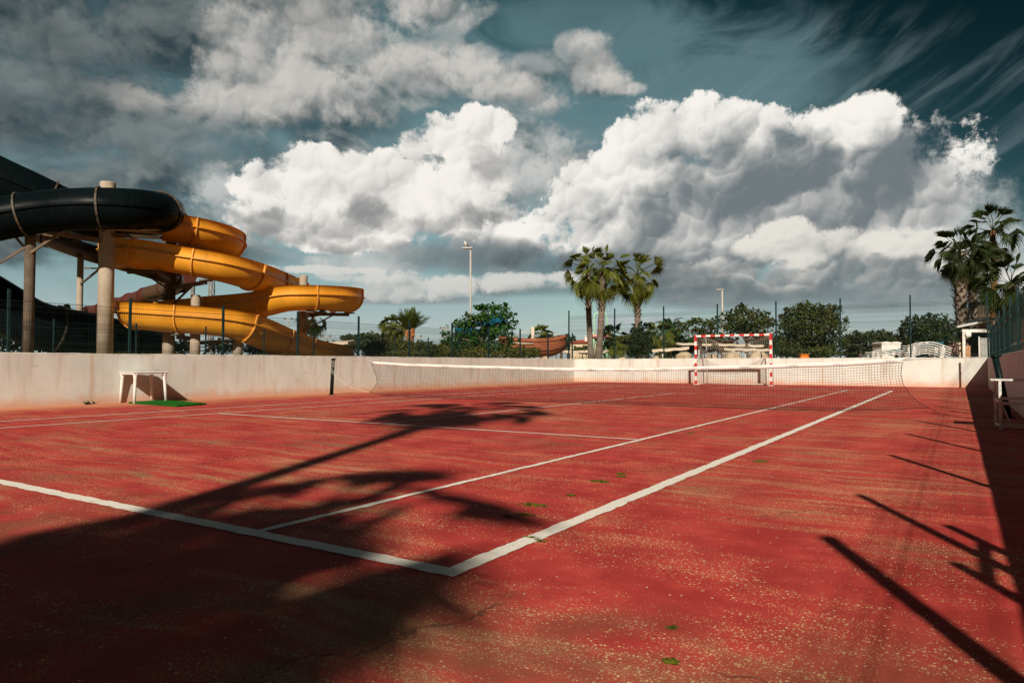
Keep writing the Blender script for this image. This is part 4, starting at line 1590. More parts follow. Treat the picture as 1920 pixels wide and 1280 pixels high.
def feather_palm(label, base, zc, r0, n, L, seed, mat, fruit=False, hi=80, lo=15, curl=0.9, mtrunk=None, group=None, llen=.30):
    rng = random.Random(seed)
    t = thing('palm_tree', label, 'palm tree', tuple(base), group)
    b = Vector(base)
    top = Vector((b.x, b.y, zc))
    mb = MB()
    mb.tube([b + Vector((0, 0, -.05)), b.lerp(top, .3), b.lerp(top, .7), top], [r0 * 1.2, r0, r0 * 1.0, r0 * 1.15], 12)
    part('trunk', mb, mtrunk or M_TRUNK, t)
    mb = MB()
    for i in range(n):
        k = (i + .5) / n
        e0 = math.radians(hi + (lo - hi) * k) + rng.gauss(0, .06)
        az = i * 2.39996 + rng.gauss(0, .15)
        o = Vector((math.cos(az), math.sin(az), 0))
        sd = Vector((-o.y, o.x, 0))
        p = top.copy()
        ns = 16
        Lf = L * rng.uniform(.85, 1.1)
        prev = None
        for j in range(ns + 1):
            s = j / ns
            e = e0 - curl * s ** 1.6
            d = o * math.cos(e) + Vector((0, 0, math.sin(e)))
            up = sd.cross(d) * -1
            if prev is not None:
                w = .018 * (1 - s) + .004
                mb.add([prev + sd * w, prev - sd * w, p - sd * w, p + sd * w], [(0, 1, 2, 3)])
            prev = p.copy()
            if s > .10:
                ll = llen * Lf * math.sin(PI * (s * .86 + .12)) ** .7
                for sg in (-1, 1):
                    for q in (0, .5):
                        r = p + d * (Lf / ns * q)
                        dirv = (d * .72 + sd * sg * .72 + up * -.15 * rng.uniform(-1, 1.2) + Vector((0, 0, .12))).normalized()
                        wv = d * (ll * .13)
                        e2 = r + dirv * ll + Vector((0, 0, -ll * .22 * rng.random()))
                        m_ = r.lerp(e2, .5) + Vector((0, 0, ll * .03))
                        mb.add([r, m_ + wv, e2, m_ - wv], [(0, 1, 2, 3)])
            p = p + d * (Lf / ns)
    part('crown', mb, mat, t)
    if fruit:
        mb = MB()
        for i in range(60):
            a = rng.random() * 2 * PI
            q = top + Vector((math.cos(a) * r0 * .95, math.sin(a) * r0 * .95, rng.uniform(-.34, .05)))
            mb.tube([q, q + Vector((math.cos(a) * .08, math.sin(a) * .08, .18))], [.045, .015], 5)
        part('leaf_stubs', mb, M_FRUIT, t)
    return t


def leaves(mb, clumps, n, size, rng, flat=0.0, shell=.42, aspect=.5, droop=0.0):
    ws = [c[1] * c[2] for c in clumps]
    ws = [w ** .8 for w in ws]
    tot = sum(ws)
    for (c, rx, ry, rz), w in zip(clumps, ws):
        for _ in range(int(n * w / tot)):
            v = Vector((rng.gauss(0, 1), rng.gauss(0, 1), rng.gauss(0, 1))).normalized()
            k = rng.random() ** shell
            lump = 1 + .22 * math.sin(v.x * 5 + c.x * 3) * math.sin(v.z * 6 + c.y * 2) + rng.gauss(0, .06)
            p = c + Vector((v.x * rx, v.y * ry, v.z * rz)) * (k * lump)
            nn = (v * .7 + Vector((rng.gauss(0, .6), rng.gauss(0, .6), rng.gauss(0, .6) + flat))).normalized()
            a = nn.cross(Vector((rng.gauss(0, 1), rng.gauss(0, 1), rng.gauss(0, 1) - droop))).normalized()
            if droop:
                a = (a + Vector((0, 0, -droop))).normalized()
            bb = nn.cross(a).normalized()
            s = size * rng.uniform(.6, 1.4)
            mb.add([p - a * s * .5, p + bb * s * aspect * .5, p + a * s * .5 + nn * s * .08, p - bb * s * aspect * .5], [(0, 1, 2, 3)])


def broad_tree(name, label, cat, px, d, clumps, n, size, mat, seed, trunk=(.12, None), group=None, flat=.2, aspect=.55, z0=.98, droop=0.0, shell=.42, dj=1.0, twigs=True):
    """clumps: (px, py, rx, ry) as surveyed; each gets its own distance and a real depth"""
    rng = random.Random(seed)
    base = spot(px, d, 1.0)
    t = thing(name, label, cat, tuple(base), group)
    cl = []
    for (x, y, rx, ry) in clumps:
        dd = d + rng.uniform(-.5, .5) * rx / FPX * d * 1.4 * dj
        k = dd / FPX
        cl.append((at(x, y, dd), rx * k, max(rx, ry) * k * .9, ry * k))
    mb = MB()
    fork = base.lerp(sum((c[0] for c in cl), Vector()) / len(cl), .45)
    r = trunk[0]
    mb.tube([base + Vector((0, 0, z0 - 1.0)), base.lerp(fork, .5) + Vector((r * .4, 0, 0)), fork], [r * 1.3, r, r * .8], 9)
    if twigs:
        for c in cl:
            e = c[0] + Vector((0, 0, c[3] * .3))
            m_ = fork.lerp(e, .5) + Vector((rng.gauss(0, .1), rng.gauss(0, .1), .1))
            mb.tube([fork, m_, e], [r * .55, r * .32, r * .08], 6)
    part('trunk', mb, trunk[1] or M_BARK, t)
    mb = MB()
    leaves(mb, cl, n, size, rng, flat, shell, aspect, droop)
    tot = sum(c[1] * c[3] for c in cl)
    for c, rx, ry, rz in cl:                        # sprays that break the outline
        for _ in range(5):
            v = Vector((rng.gauss(0, 1), rng.gauss(0, .6), abs(rng.gauss(0, 1)) + .1)).normalized()
            q = c + Vector((v.x * rx, v.y * ry, v.z * rz)) * rng.uniform(.9, 1.18)
            s = min(rx, rz) * rng.uniform(.16, .38)
            leaves(mb, [(q, s, s, s * 1.2)], int(n * .06 * rx * rz / tot) + 6, size * .95, rng, flat, .8, aspect, droop)
    part('crown', mb, mat, t)
    return t


# ------------------------------------------------------------------ palms
FANS = (M_FAN, M_DEAD, M_TRUNK)
FANK = (M_FAND, M_DEAD, M_TRUNK)
trio = 'tall fan palms beyond the end wall'
b = spot(1109, 38.5)
fan_palm('leftmost of the three tall fan palms behind the end wall', b, hgt(505, 38.5), .165, .15, .72, 1.0, 31, 3, FANS, (-.20, 0), .46, 9, trio)
b = spot(1121, 36.5)
fan_palm('middle palm of the three tall fan palms, its trunk leaning right', b, hgt(511, 36.5), .175, .15, .70, .98, 32, 5, FANS, (.24, .1), .45, 8, trio)
b = spot(1197, 38.0)
fan_palm('tall fan palm standing alone to the right of the palm pair', b, hgt(517, 38.0), .165, .155, .72, 1.0, 31, 8, FANS, (-.05, 0), .50, 16, trio)
b = spot(1806, 37.0)
fan_palm('thick shaggy fan palm behind the white kiosk', b, hgt(474, 37.0), .27, .27, .80, .95, 40, 11, FANK, (-.10, 0), .92, 14, None, -62)
b = spot(1824, 38.6)
fan_palm('second shaggy fan palm half hidden behind the thick one', b, hgt(490, 38.6), .22, .22, .80, .95, 32, 12, FANK, (.05, 0), .9, 10, None, -62)
b = spot(1864, 40.0)
fan_palm('slender tall fan palm with an ochre trunk at the right edge', b, hgt(432, 40.0), .20, .13, .92, 1.05, 26, 13, (M_FAND, M_DEAD, M_TRUNKO), (.04, 0), .12, 5, None, -52)
b = spot(1898, 35.0)
fan_palm('low dark fan palm at the right edge below the slender palm', b, hgt(532, 35.0), .20, .17, .90, .95, 34, 14, FANK, (0, 0), .5, 12, None, -70)
b = spot(735, 44.0)
fan_palm('small bushy fan palm left of the orange collared palm', b, hgt(614, 44.0), .16, .15, .66, .50, 34, 21, FANS, (0, 0), .6, 10, None, -70)
b = spot(590, 40.0)
fan_palm('small fan palm showing behind the lower end of the yellow slide', b, hgt(600, 40.0), .16, .13, .62, .48, 18, 22, FANK, (-.1, 0), .8, 4, None, -50)
b = spot(1015, 52.0)
fan_palm('little fan palm behind the brown boat', b, hgt(630, 52.0), .15, .14, .70, .50, 26, 23, FANS, (0, 0), .4, 4, None, -45)
b = spot(1203, 41.0)
fan_palm('young fan palm low behind the lone tall palm', b, hgt(627, 41.0), .12, .12, .62, .45, 22, 24, FANK, (0, 0), .4, 4, None, -30)
b = spot(1150, 42.0)
fan_palm('young fan palm just right of the mint green water tower', b, hgt(634, 42.0), .12, .12, .62, .48, 22, 25, FANS, (0, 0), .4, 4, None, -30)
b = spot(1164, 39.0)
fan_palm('knee high fan palm in the dry grass bed', b, hgt(652, 39.0), .10, .10, .55, .40, 20, 26, FANS, (0, 0), 0, 0, None, -15)
b = spot(1240, 43.0)
fan_palm('spreading yellowish fan palm left of the feathery palm', b, hgt(630, 43.0), .13, .13, .70, .5, 24, 27, FANS, (0, 0), .4, 5, None, -50)
b = spot(769, 42.0)
feather_palm('palm with stiff upswept fronds and an orange collar', b, hgt(622, 42.0), .22, 34, 1.45, 31, M_FEATHER, True, 84, 34, .35, M_TRUNKO, None, .26)
b = spot(1256, 46.0)
feather_palm('feathery palm with arching drooping fronds', b, hgt(622, 46.0), .14, 22, 1.6, 32, M_LEAFB, False, 78, 5, 1.9, M_TRUNKO, None, .26)

# palms behind the photographer: their shadows fall over the court
fan_palm('tall fan palm behind the near wall, casting the long trunk shadow', Vector((1.05, -7.75, 1.0)), 11.35, .125, .115, .95, 1.15, 34, 41, FANS, (.30, .15), .3, 6)
fan_palm('bushy fan palm behind the near right corner', Vector((3.05, -9.30, 1.0)), 6.6, .20, .18, .85, .90, 26, 42, FANS, (0, 0), .5, 3)
fan_palm('broad fan palm farther behind the near wall', Vector((4.02, -11.40, 1.0)), 7.2, .20, .18, .80, .60, 50, 43, FANS, (0, 0), .4, 10)
fan_palm('dense fan palm farthest behind the near wall', Vector((3.75, -11.95, 1.0)), 7.2, .20, .18, .72, .60, 44, 44, FANS, (0, 0), .4, 10)

# ------------------------------------------------------------------ trees and bushes
broad_tree('tree', 'broad bright green tree with layered branches in front of the blue slide', 'tree', 905, 36, [(845, 634, 22, 14), (875, 608, 34, 10), (900, 595, 36, 10), (925, 578, 34, 9), (945, 590, 24, 9), (955, 610, 18, 10),
            (890, 628, 44, 12), (930, 622, 38, 12), (955, 640, 16, 16), (865, 645, 38, 14), (915, 648, 50, 18), (850, 655, 26, 10), (940, 660, 26, 12), (900, 576, 16, 5)], 5200, .15, M_LEAFB, 51, (.13, None), None, .9, .62, .98, .35, .5)
broad_tree('bush', 'bright green bush at the foot of the layered tree', 'bush', 905, 35, [(860, 664, 36, 12), (900, 662, 34, 12), (945, 664, 30, 12), (980, 664, 30, 12)], 2600, .11, M_LEAFY, 52)
broad_tree('tree', 'dark pine with flat wide crown left of the yellow green hedge', 'tree', 683, 62, [(655, 634, 20, 6), (690, 632, 30, 8), (720, 634, 20, 7), (680, 645, 36, 12), (715, 650, 24, 14)], 3600, .26, M_FAR, 53, (.2, None))
for i, (x, w, y, m, l) in enumerate(((705, 26, 652, M_LEAF, 'olive green bush left of the small bushy fan palm'), (745, 40, 646, M_LEAFY, 'yellow green bush below the two small palms'),
                                     (790, 36, 650, M_LEAF, 'round olive bush right of the orange collared palm'), (828, 26, 655, M_LEAFY, 'low yellow green bush beside the layered tree'))):
    broad_tree('bush', l, 'bush', x, 33 + i * .6, [(x - w * .45, y + 6, w * .5, 13), (x + w * .4, y + 7, w * .5, 13), (x, y, w * .45, 11), (x, 664, w, 9)], 1900, .13, m, 60 + i, (.06, None), 'bushes behind the left fence')
broad_tree('bush', 'dark flowering shrub in front of the boat', 'bush', 985, 36, [(975, 658, 18, 9), (1000, 661, 16, 9), (962, 664, 16, 8)], 1500, .11, M_LEAFY, 70, (.05, None))
broad_tree('tree', 'far dark tree behind the little palm and the boat', 'tree', 1050, 66, [(1030, 636, 24, 8), (1062, 640, 22, 12), (1075, 652, 18, 12)], 1800, .24, M_FAR, 71, (.15, None))
broad_tree('bush', 'green bush beside the cream house', 'bush', 1092, 50, [(1085, 657, 12, 6), (1098, 655, 10, 6)], 700, .16, M_LEAF, 72, (.05, None))
broad_tree('tree', 'dark bushy cypress like shrub left of the beige canopy', 'tree', 1197, 35.5, [(1190, 650, 14, 22), (1204, 645, 14, 24), (1200, 626, 11, 16), (1215, 656, 9, 16), (1184, 660, 9, 12)], 2800, .12, M_LEAFD, 73, (.07, None))
broad_tree('tree', 'round dark tree behind the young fan palm', 'tree', 1215, 56, [(1195, 634, 22, 12), (1222, 636, 18, 14), (1172, 645, 18, 12)], 1500, .24, M_FAR, 74, (.15, None))
broad_tree('tree', 'open light tree with airy sprays behind the left goal post', 'tree', 1315, 41, [(1285, 612, 10, 8), (1302, 604, 16, 8), (1325, 606, 18, 9), (1312, 620, 26, 8), (1338, 616, 12, 10), (1275, 622, 7, 6), (1345, 602, 8, 8), (1330, 628, 22, 6), (1272, 606, 5, 4)], 1300, .17, M_LEAF, 75, (.06, None), None, .2, .5, .98, 0, .7)
broad_tree('tree', 'leafy tree rising behind the goal crossbar', 'tree', 1398, 43, [(1370, 592, 16, 12), (1392, 582, 14, 12), (1388, 602, 26, 14), (1420, 604, 22, 14), (1440, 606, 14, 12), (1410, 588, 12, 10), (1365, 612, 18, 12), (1400, 620, 40, 12), (1433, 592, 9, 9)], 2900, .17, M_LEAF, 76, (.10, None), None, .2, .55, .98, 0, .55)
broad_tree('tree', 'big dense olive green tree to the right of the goal', 'tree', 1522, 39, [(1490, 590, 24, 18), (1520, 584, 28, 18), (1550, 590, 26, 18), (1475, 615, 24, 24), (1515, 612, 44, 28), (1560, 615, 26, 26), (1490, 645, 38, 24), (1545, 645, 38, 26), (1465, 645, 14, 18), (1583, 640, 12, 16), (1515, 660, 60, 14)], 11500, .15, M_LEAF, 77, (.18, None))
broad_tree('bush', 'small green shrub below the dense olive tree', 'bush', 1476, 35, [(1466, 659, 14, 9), (1485, 660, 14, 9)], 900, .10, M_LEAFD, 78, (.04, None))
for i, (x, y, w) in enumerate(((1612, 630, 26), (1645, 628, 26), (1672, 634, 18), (1596, 640, 12))):
    broad_tree('tree', ('pine behind the white hut, nearest the dense olive tree', 'wide pine rising straight behind the white hut', 'pine to the right behind the white hut', 'small pine at the skirt of the dense olive tree')[i], 'tree', x, 72 + 3 * i,
               [(x - w * .3, y, w * .6, 9), (x + w * .35, y + 2, w * .6, 9), (x, y + 14, w, 14), (x, y + 28, w, 12)], 1500, .30, M_FAR, 80 + i, (.2, None), 'pines in the distance')
broad_tree('tree', 'dark dense tree behind the stacked sunbeds', 'tree', 1745, 37, [(1720, 612, 28, 18), (1750, 606, 26, 18), (1772, 622, 24, 20), (1705, 632, 24, 22), (1745, 635, 46, 28), (1780, 648, 18, 18), (1700, 655, 16, 14), (1735, 657, 60, 14)], 8000, .14, M_LEAFD, 85, (.16, None))
t = broad_tree('bush', 'pink and white flowering shrub beside the kiosk', 'bush', 1787, 34, [(1782, 654, 9, 12), (1790, 644, 6, 10), (1790, 662, 8, 8)], 700, .09, M_LEAFD, 86, (.03, None))
mb = MB()
leaves(mb, [(at(1786, 652, 33.6), .28, .25, .36)], 70, .07, rnd, 0, .3, .8)
part('blossom', mb, M_FLOWER, t)
broad_tree('hedge', 'dark hedge behind the black slide tubes at the left edge', 'hedge', 90, 31, [(10, 600, 60, 40), (90, 612, 60, 38), (160, 622, 50, 34), (60, 645, 90, 24), (170, 650, 60, 18)], 5200, .16, M_LEAFD, 87, (.1, None))
broad_tree('bush', 'dark bush below the lowest yellow loop', 'bush', 300, 33, [(235, 640, 30, 20), (285, 648, 34, 16), (340, 650, 34, 14), (420, 650, 40, 14), (480, 655, 30, 12)], 3000, .14, M_LEAFD, 88, (.06, None))
for i, (x, d, w, y) in enumerate(((640, 90, 40, 650), (520, 95, 40, 652), (1120, 95, 40, 646), (1290, 90, 60, 640), (1450, 100, 60, 640), (860, 95, 50, 648), (780, 100, 40, 650), (1700, 95, 40, 640))):
    broad_tree('tree', ('far pine left of the brick sided shelter', 'far pine behind the lowest yellow loop', 'far pine behind the mint green tower', 'wide far pine behind the beige canopy', 'far pine behind the goal and the olive tree',
                        'far pine behind the layered tree', 'far pine behind the small palms', 'far pine behind the dark tree by the sunbeds')[i], 'tree', x, d, [(x - w * .4, y, w * .5, 10), (x + w * .4, y + 2, w * .5, 10), (x, y + 14, w, 14)], 900, .4, M_FAR, 90 + i, (.2, None), 'pines in the distance')

for i, (x, w, y, l) in enumerate(((1290, 34, 640, 'dark shrub between the beige canopies left of the goal'), (1345, 34, 636, 'dark shrub behind the left half of the goal'), (1440, 26, 634, 'dark shrub behind the right goal post'), (1250, 26, 646, 'dark shrub under the feathery palm'))):
    broad_tree('bush', l, 'bush', x, 47, [(x - w * .5, y, w * .6, 12), (x + w * .5, y + 3, w * .6, 12), (x, y + 14, w, 12)], 1500, .17, M_LEAFD, 140 + i, (.06, None), 'shrubs behind the goal')

# dry grass along the wall tops
mb = MB()
for q in range(5200):
    u = rnd.random()
    if u < .45:
        px, d = rnd.uniform(1075, 1290), rnd.uniform(36.8, 42)
        p = spot(px, d)
        h = rnd.uniform(.10, .42)
    elif u < .8:
        p = Vector((XL - rnd.uniform(.3, 2.2), rnd.uniform(6.5, 14), 1.0))
        h = rnd.uniform(.08, .26)
    else:
        p = Vector((XL - rnd.uniform(.3, 3.2), rnd.uniform(14, 28), 1.0))
        h = rnd.uniform(.08, .30)
    a = rnd.random() * 2 * PI
    dx, dy = math.cos(a), math.sin(a)
    mb.add([p + Vector((-dy * .008, dx * .008, 0)), p - Vector((-dy * .008, dx * .008, 0)), p + Vector((dx * h * .4, dy * h * .4, h))], [(0, 1, 2)])
single('dry_grass', mb, M_GRASS, 'tufts of dry yellow grass along the top of the walls', 'grass', kind='stuff')


# ------------------------------------------------------------------ rocks
def rock(px, d, w, h, seed, label):
    rng = random.Random(seed)
    p = spot(px, d, 1.0)
    mb = MB()
    n, m_ = 14, 8
    rings = []
    for j in range(m_ + 1):
        a = PI / 2 * j / m_
        ring = []
        for i in range(n):
            t = 2 * PI * i / n
            k = 1 + .18 * math.sin(t * 3 + seed) + .12 * math.sin(t * 5 + j + seed) + rng.gauss(0, .05)
            ring.append((p.x + w / 2 * k * math.cos(t) * max(.03, math.cos(a) ** .6), p.y + w / 2 * k * math.sin(t) * max(.03, math.cos(a) ** .6), .97 + h * math.sin(a) * (1 + rng.gauss(0, .04))))
        rings.append(ring)
    mb.loft(rings, True)
    single('boulder', mb, M_ROCK, label, 'boulder', tuple(p), 'limestone boulders along the end wall')


for i, a in enumerate(((1167, 37.5, .46, .27, 'small boulder in the dry grass right of the tall palms'), (1230, 36.5, .54, .34, 'boulder right of the dark cypress like shrub'), (1284, 35.5, .90, .52, 'rounded boulder below the beige canopy'),
                       (1336, 34.2, .70, .40, 'boulder seen through the left half of the goal net'), (1372, 34.5, .95, .50, 'largest boulder, in the middle behind the goal net'), (1420, 34, 1.0, .52, 'boulder seen through the right half of the goal net'),
                       (965, 36.5, .55, .35, 'boulder below the boat stern'), (1024, 39, .55, .34, 'boulder below the boat bow'))):
    rock(a[0], a[1], a[2], a[3], i + 2, a[4])


# ------------------------------------------------------------------ lamps, masts
def street_lamp(label, px, d, ytop, w, bird=False):
    p = spot(px, d, 1.0)
    zt = hgt(ytop, d)
    t = thing('street_lamp', label, 'street lamp', tuple(p))
    k = d / FPX
    mb = MB()
    mb.tube([(p.x, p.y, .98), (p.x, p.y, zt)], [k * 2.0, k * 1.6], 10)
    part('pole', mb, plain('cream lamp pole', (0.40, 0.37, 0.31), (0.46, 0.43, 0.37), 2, 0.6), t)
    ax = RT * w
    c = Vector((p.x, p.y, zt + .02)) - ax * .28
    rings = []
    for s, hh in ((-.5, .35), (-.46, .8), (-.2, 1), (.2, 1.0), (.42, .95), (.5, .5)):
        q = c + ax * s
        y = Vector((RT.y, -RT.x, 0)) * w * .22
        h = w * .12 * hh
        rings.append([q - y * hh, q + y * hh, q + y * hh * .8 + Vector((0, 0, h)), q - y * hh * .8 + Vector((0, 0, h))])
    mb = MB()
    mb.loft(rings, False)
    part('lamp_head', mb, M_LAMP, t)
    mb = MB()
    q = c - ax * .08
    mb.bbox((q.x, q.y, zt + .005), (w * .55, w * .3, .03), YAW, .006)
    part('lamp_glass', mb, M_LENS, t)
    return t, c + Vector((0, 0, w * .12))


lamp, perch = street_lamp('tall street lamp with a gull standing on its head', 882, 52, 466, .84)
street_lamp('slim street lamp behind the goal crossbar', 1355, 54, 544, .62)

# gull on the lamp
c = perch - RT * .10 + Vector((0, 0, .02))
f = (-RT * .75 + Vector((FW.x, FW.y, 0)).normalized() * -.65).normalized()     # looks left and towards the court
g = thing('gull', 'gull perched on the head of the tall street lamp', 'bird', tuple(c))
B_ = lambda a, z: c + f * a + Vector((0, 0, z))
mb = MB()
mb.tube([B_(-.20, .12), B_(-.14, .15), B_(-.04, .20), B_(.06, .26), B_(.10, .31), B_(.11, .36), B_(.125, .40), B_(.15, .405), B_(.165, .40)], [.012, .05, .088, .092, .066, .045, .052, .042, .015], 12)
part('body', mb, M_GULLW, g)
sd = Vector((-f.y, f.x, 0))
for s in (-1, 1):
    mb = MB()
    mb.tube([B_(.05, .27) + sd * s * .07, B_(-.05, .23) + sd * s * .088, B_(-.16, .16) + sd * s * .06, B_(-.28, .10) + sd * s * .03], [.035, .055, .04, .006], 8)
    part('wing', mb, M_GULLG, g)
    mb = MB()
    mb.tube([B_(-.01, .14) + sd * s * .035, B_(.0, .07) + sd * s * .035, B_(.0, .0) + sd * s * .035], .009, 5)
    mb.bar(B_(-.01, .005) + sd * s * .035, B_(.06, .003) + sd * s * .035, .04, .01)
    part('leg', mb, M_BILL, g)
mb = MB()
mb.tube([B_(.16, .40), B_(.20, .395), B_(.235, .38)], [.018, .013, .004], 6)
part('bill', mb, M_BILL, g)


def floodlight(label, px, d, ytop, heads):
    p = spot(px, d, 1.0)
    zt = hgt(ytop, d)
    k = d / FPX
    t = thing('floodlight', label, 'floodlight', tuple(p), 'distant floodlights')
    mb = MB()
    mb.tube([(p.x, p.y, .98), (p.x, p.y, zt)], [k * 1.6, k * 1.1], 8)
    mb.bar(Vector((p.x, p.y, zt)) - RT * k * 8, Vector((p.x, p.y, zt)) + RT * k * 8, k * 1.1)
    part('pole', mb, M_LAMP, t)
    for i in range(heads):
        q = Vector((p.x, p.y, zt + k * 2.0)) + RT * k * (-6.5 + 13 * i / max(1, heads - 1))
        mb = MB()
        mb.bbox(tuple(q), (k * 4.2, k * 2, k * 2.6), YAW + .3 * (i - 1), k * .3)
        part('lamp_head', mb, M_STEEL, t)


floodlight('three headed floodlight left of the layered tree', 833, 110, 616, 3)
floodlight('floodlight mast just right of the orange collared palm', 783, 120, 632, 2)
floodlight('floodlight mast above the brown boat', 1043, 95, 626, 1)
floodlight('pair of lamps left of the far small palm by the slide', 540, 100, 599, 2)
floodlight('lamp mast over the brick sided shelter', 612, 110, 632, 2)


def mast(label, px, d, ytop, w):
    p = spot(px, d, 1.0)
    zt = hgt(ytop, d)
    t = thing('radio_mast', label, 'mast', tuple(p), 'lattice masts behind the slide')
    mb = MB()
    s = w / 2
    cs = [(-s, -s), (s, -s), (0, s)]
    for (i, j) in cs:
        mb.bar((p.x + i, p.y + j, .98), (p.x + i, p.y + j, zt), .10)
    n = int((zt - 1) / (w * 1.1))
    for q in range(n):
        z0, z1 = 1 + (zt - 1) * q / n, 1 + (zt - 1) * (q + 1) / n
        for k in range(3):
            a, b = cs[k], cs[(k + 1) % 3]
            if q % 2:
                a, b = b, a
            mb.bar((p.x + a[0], p.y + a[1], z0), (p.x + b[0], p.y + b[1], z1), .06)
            mb.bar((p.x + a[0], p.y + a[1], z1), (p.x + b[0], p.y + b[1], z1), .05)
    part('lattice', mb, plain('rusty mast steel', (0.22, 0.15, 0.11), (0.34, 0.26, 0.20), 2, 0.7), t)


mast('thin lattice radio mast left behind the middle yellow flume', 361, 120, 515, .5)
mast('thicker lattice radio mast right behind the middle yellow flume', 397, 110, 525, .75)

# ------------------------------------------------------------------ blue slide behind the layered tree
t = thing('blue_slide', 'turquoise slide glimpsed through the layered tree', 'water slide', tuple(spot(900, 38)))
tube_slide(t, tidy([(862, 616, 38.5), (885, 620, 38), (910, 616, 38), (934, 606, 38.6), (938, 600, 40), (915, 604, 41)], 8), .42, M_CYAN, M_CYAN, 12, 4, False)
pole(t, 895, 39, 628, .15)
pole(t, 868, 39, 622, .15)

# ------------------------------------------------------------------ boat
def hull_mb(c, dirv, L, W, H):
    side = Vector((-dirv.y, dirv.x, 0))
    rings, n = [], 14
    for i in range(n + 1):
        s = i / n
        wv = W / 2 * (math.sin(PI * min(1, .16 + s * .62)) ** .8 if s < .9 else math.sin(PI * .718) * (1 - (s - .9) * 7.5))
        keel = .02 + H * (.42 * max(0, (s - .72) / .28) ** 1.6 + .22 * max(0, (.22 - s) / .22) ** 1.5)
        sheer = H * (1.0 + .20 * (s - .45) ** 2 * 4)
        p = c + dirv * (L * (s - .5))
        ring = []
        for (u, v) in ((-1, 1), (-1.02, .82), (-.96, .6), (-.86, .35), (-.55, .1), (0, 0), (.55, .1), (.86, .35), (.96, .6), (1.02, .82), (1, 1), (.9, .99), (.86, .7), (0, .6), (-.86, .7), (-.9, .99)):
            z = keel + (sheer - keel) * v
            ring.append(p + side * (wv * u) + Vector((0, 0, z)))
        rings.append(ring)
    mb = MB()
    mb.loft(rings, True)
    return mb, rings


bc = spot(1000, 44, 1.05)
bd = (RT + Vector((FW.x, FW.y, 0)) * .25).normalized()
t = thing('boat', 'old rusty brown boat with a stump of a mast, drawn up on boulders', 'boat', tuple(bc))
mb, rg = hull_mb(bc + Vector((0, 0, .25)), bd, 4.3, 1.5, 1.15)
part('hull', mb, M_HULL, t)
mb = MB()
for idx_ in (1, 9):
    mb.tube([r[idx_] for r in rg], .035, 6)
for idx_ in (3, 7):
    mb.tube([r[idx_] for r in rg], .028, 6)
part('rubbing_strake', mb, plain('dark plank edge', (0.10, 0.03, 0.015), (0.15, 0.05, 0.025), 3, 0.8), t)
mp = at(999, 646, 44.0)
mb = MB()
mb.tube([(mp.x, mp.y, 1.7), (mp.x, mp.y, hgt(613, 44))], .115, 12)
o = part('mast', mb, M_THATCH, t)
mb = MB()
mb.tube([at(958, 634, 43.6), at(998, 616, 44)], .022, 6)
mb.tube([at(955, 643, 43), at(1000, 644.5, 43.2)], .05, 8)
mb.wire([at(1003, 634, 44), at(1030, 650, 44)], .02)
part('spar', mb, M_THATCH, t)

# ------------------------------------------------------------------ cream house far behind
p = spot(1096, 66)
t = thing('house', 'cream house with a red hipped roof and a white chimney', 'house', tuple(p))
mb = MB()
zt = hgt(643, 66)
mb.box((p.x, p.y, (1 + zt) / 2), (2.9, 2.6, zt - 1), YAW)
part('wall', mb, M_CREAM, t)
mb = MB()
e = RT * 1.65
q = Vector((-RT.y, RT.x, 0)) * 1.5
c = Vector((p.x, p.y, zt - .02))
rz_ = hgt(637, 66)
r1, r2 = Vector((p.x, p.y, rz_)) - RT * .5, Vector((p.x, p.y, rz_)) + RT * .9
mb.add([c - e - q, c + e - q, c + e + q, c - e + q, r1, r2], [(0, 1, 5, 4), (1, 2, 5), (2, 3, 4, 5), (3, 0, 4), (3, 2, 1, 0)])
o = part('roof', mb, M_TILE, t)
mb = MB()
h = hgt(632.5, 66)
hh = Vector((p.x, p.y, 0)) + RT * .1 - q * .3
mb.bbox((hh.x, hh.y, (h + zt) / 2), (.30, .3, h - zt + .1), YAW, .02)
mb.bbox((hh.x, hh.y, h + .06), (.38, .38, .08), YAW, .02)
part('chimney', mb, M_GOALWHITE, o)
mb = MB()
w_ = Vector((p.x, p.y, 0)) - q * .87
mb.bbox((w_.x, w_.y, zt - .75), (.6, .08, .6), YAW, .01)
part('window', mb, M_DARK, t)

# ------------------------------------------------------------------ mint green water tower
D_ = 57.0
k = D_ / FPX
p = spot(1127, D_)
t = thing('water_tower', 'mint green play tower with a pink deck and a blue tipping bucket', 'play tower', tuple(p))
dp = Vector((FW.x, FW.y, 0)).normalized()
for x, s in ((1113, 0), (1138, 0), (1117, 1.0), (1134, 1.0)):
    b0 = at(x, 640, D_) + dp * s * 1.35
    mb = MB()
    mb.tube([(b0.x, b0.y, .98), (b0.x, b0.y, hgt(622, D_))], .115, 10)
    part('leg', mb, M_MINT, t)
a, b = at(1107, 630, D_) - dp * .3, at(1144, 630, D_) - dp * .3
z = hgt(629.5, D_)
mb = MB()
m_ = (a + b) / 2 + dp * 1.1
mb.bbox((m_.x, m_.y, z), ((b - a).length, 2.3, .18), YAW, .02)
mb.bbox((m_.x, m_.y, z - .13), ((b - a).length * .9, 2.1, .07), YAW, .01)
part('deck', mb, M_PINK, t)
mb = MB()
for y in (641, 645):
    zz = hgt(y, D_)
    a2, b2 = at(1113, 640, D_), at(1138, 640, D_)
    mb.tube([(a2.x, a2.y, zz), (b2.x, b2.y, zz)], .06, 8)
part('rail', mb, M_MINT, t)
mb = MB()
pts = []
l_, r_ = at(1114, 600, D_), at(1138, 600, D_)
zt = hgt(588, D_)
for q_ in ((l_, 1.9), (l_, zt - .2)):
    pts.append(Vector((q_[0].x, q_[0].y, q_[1])))
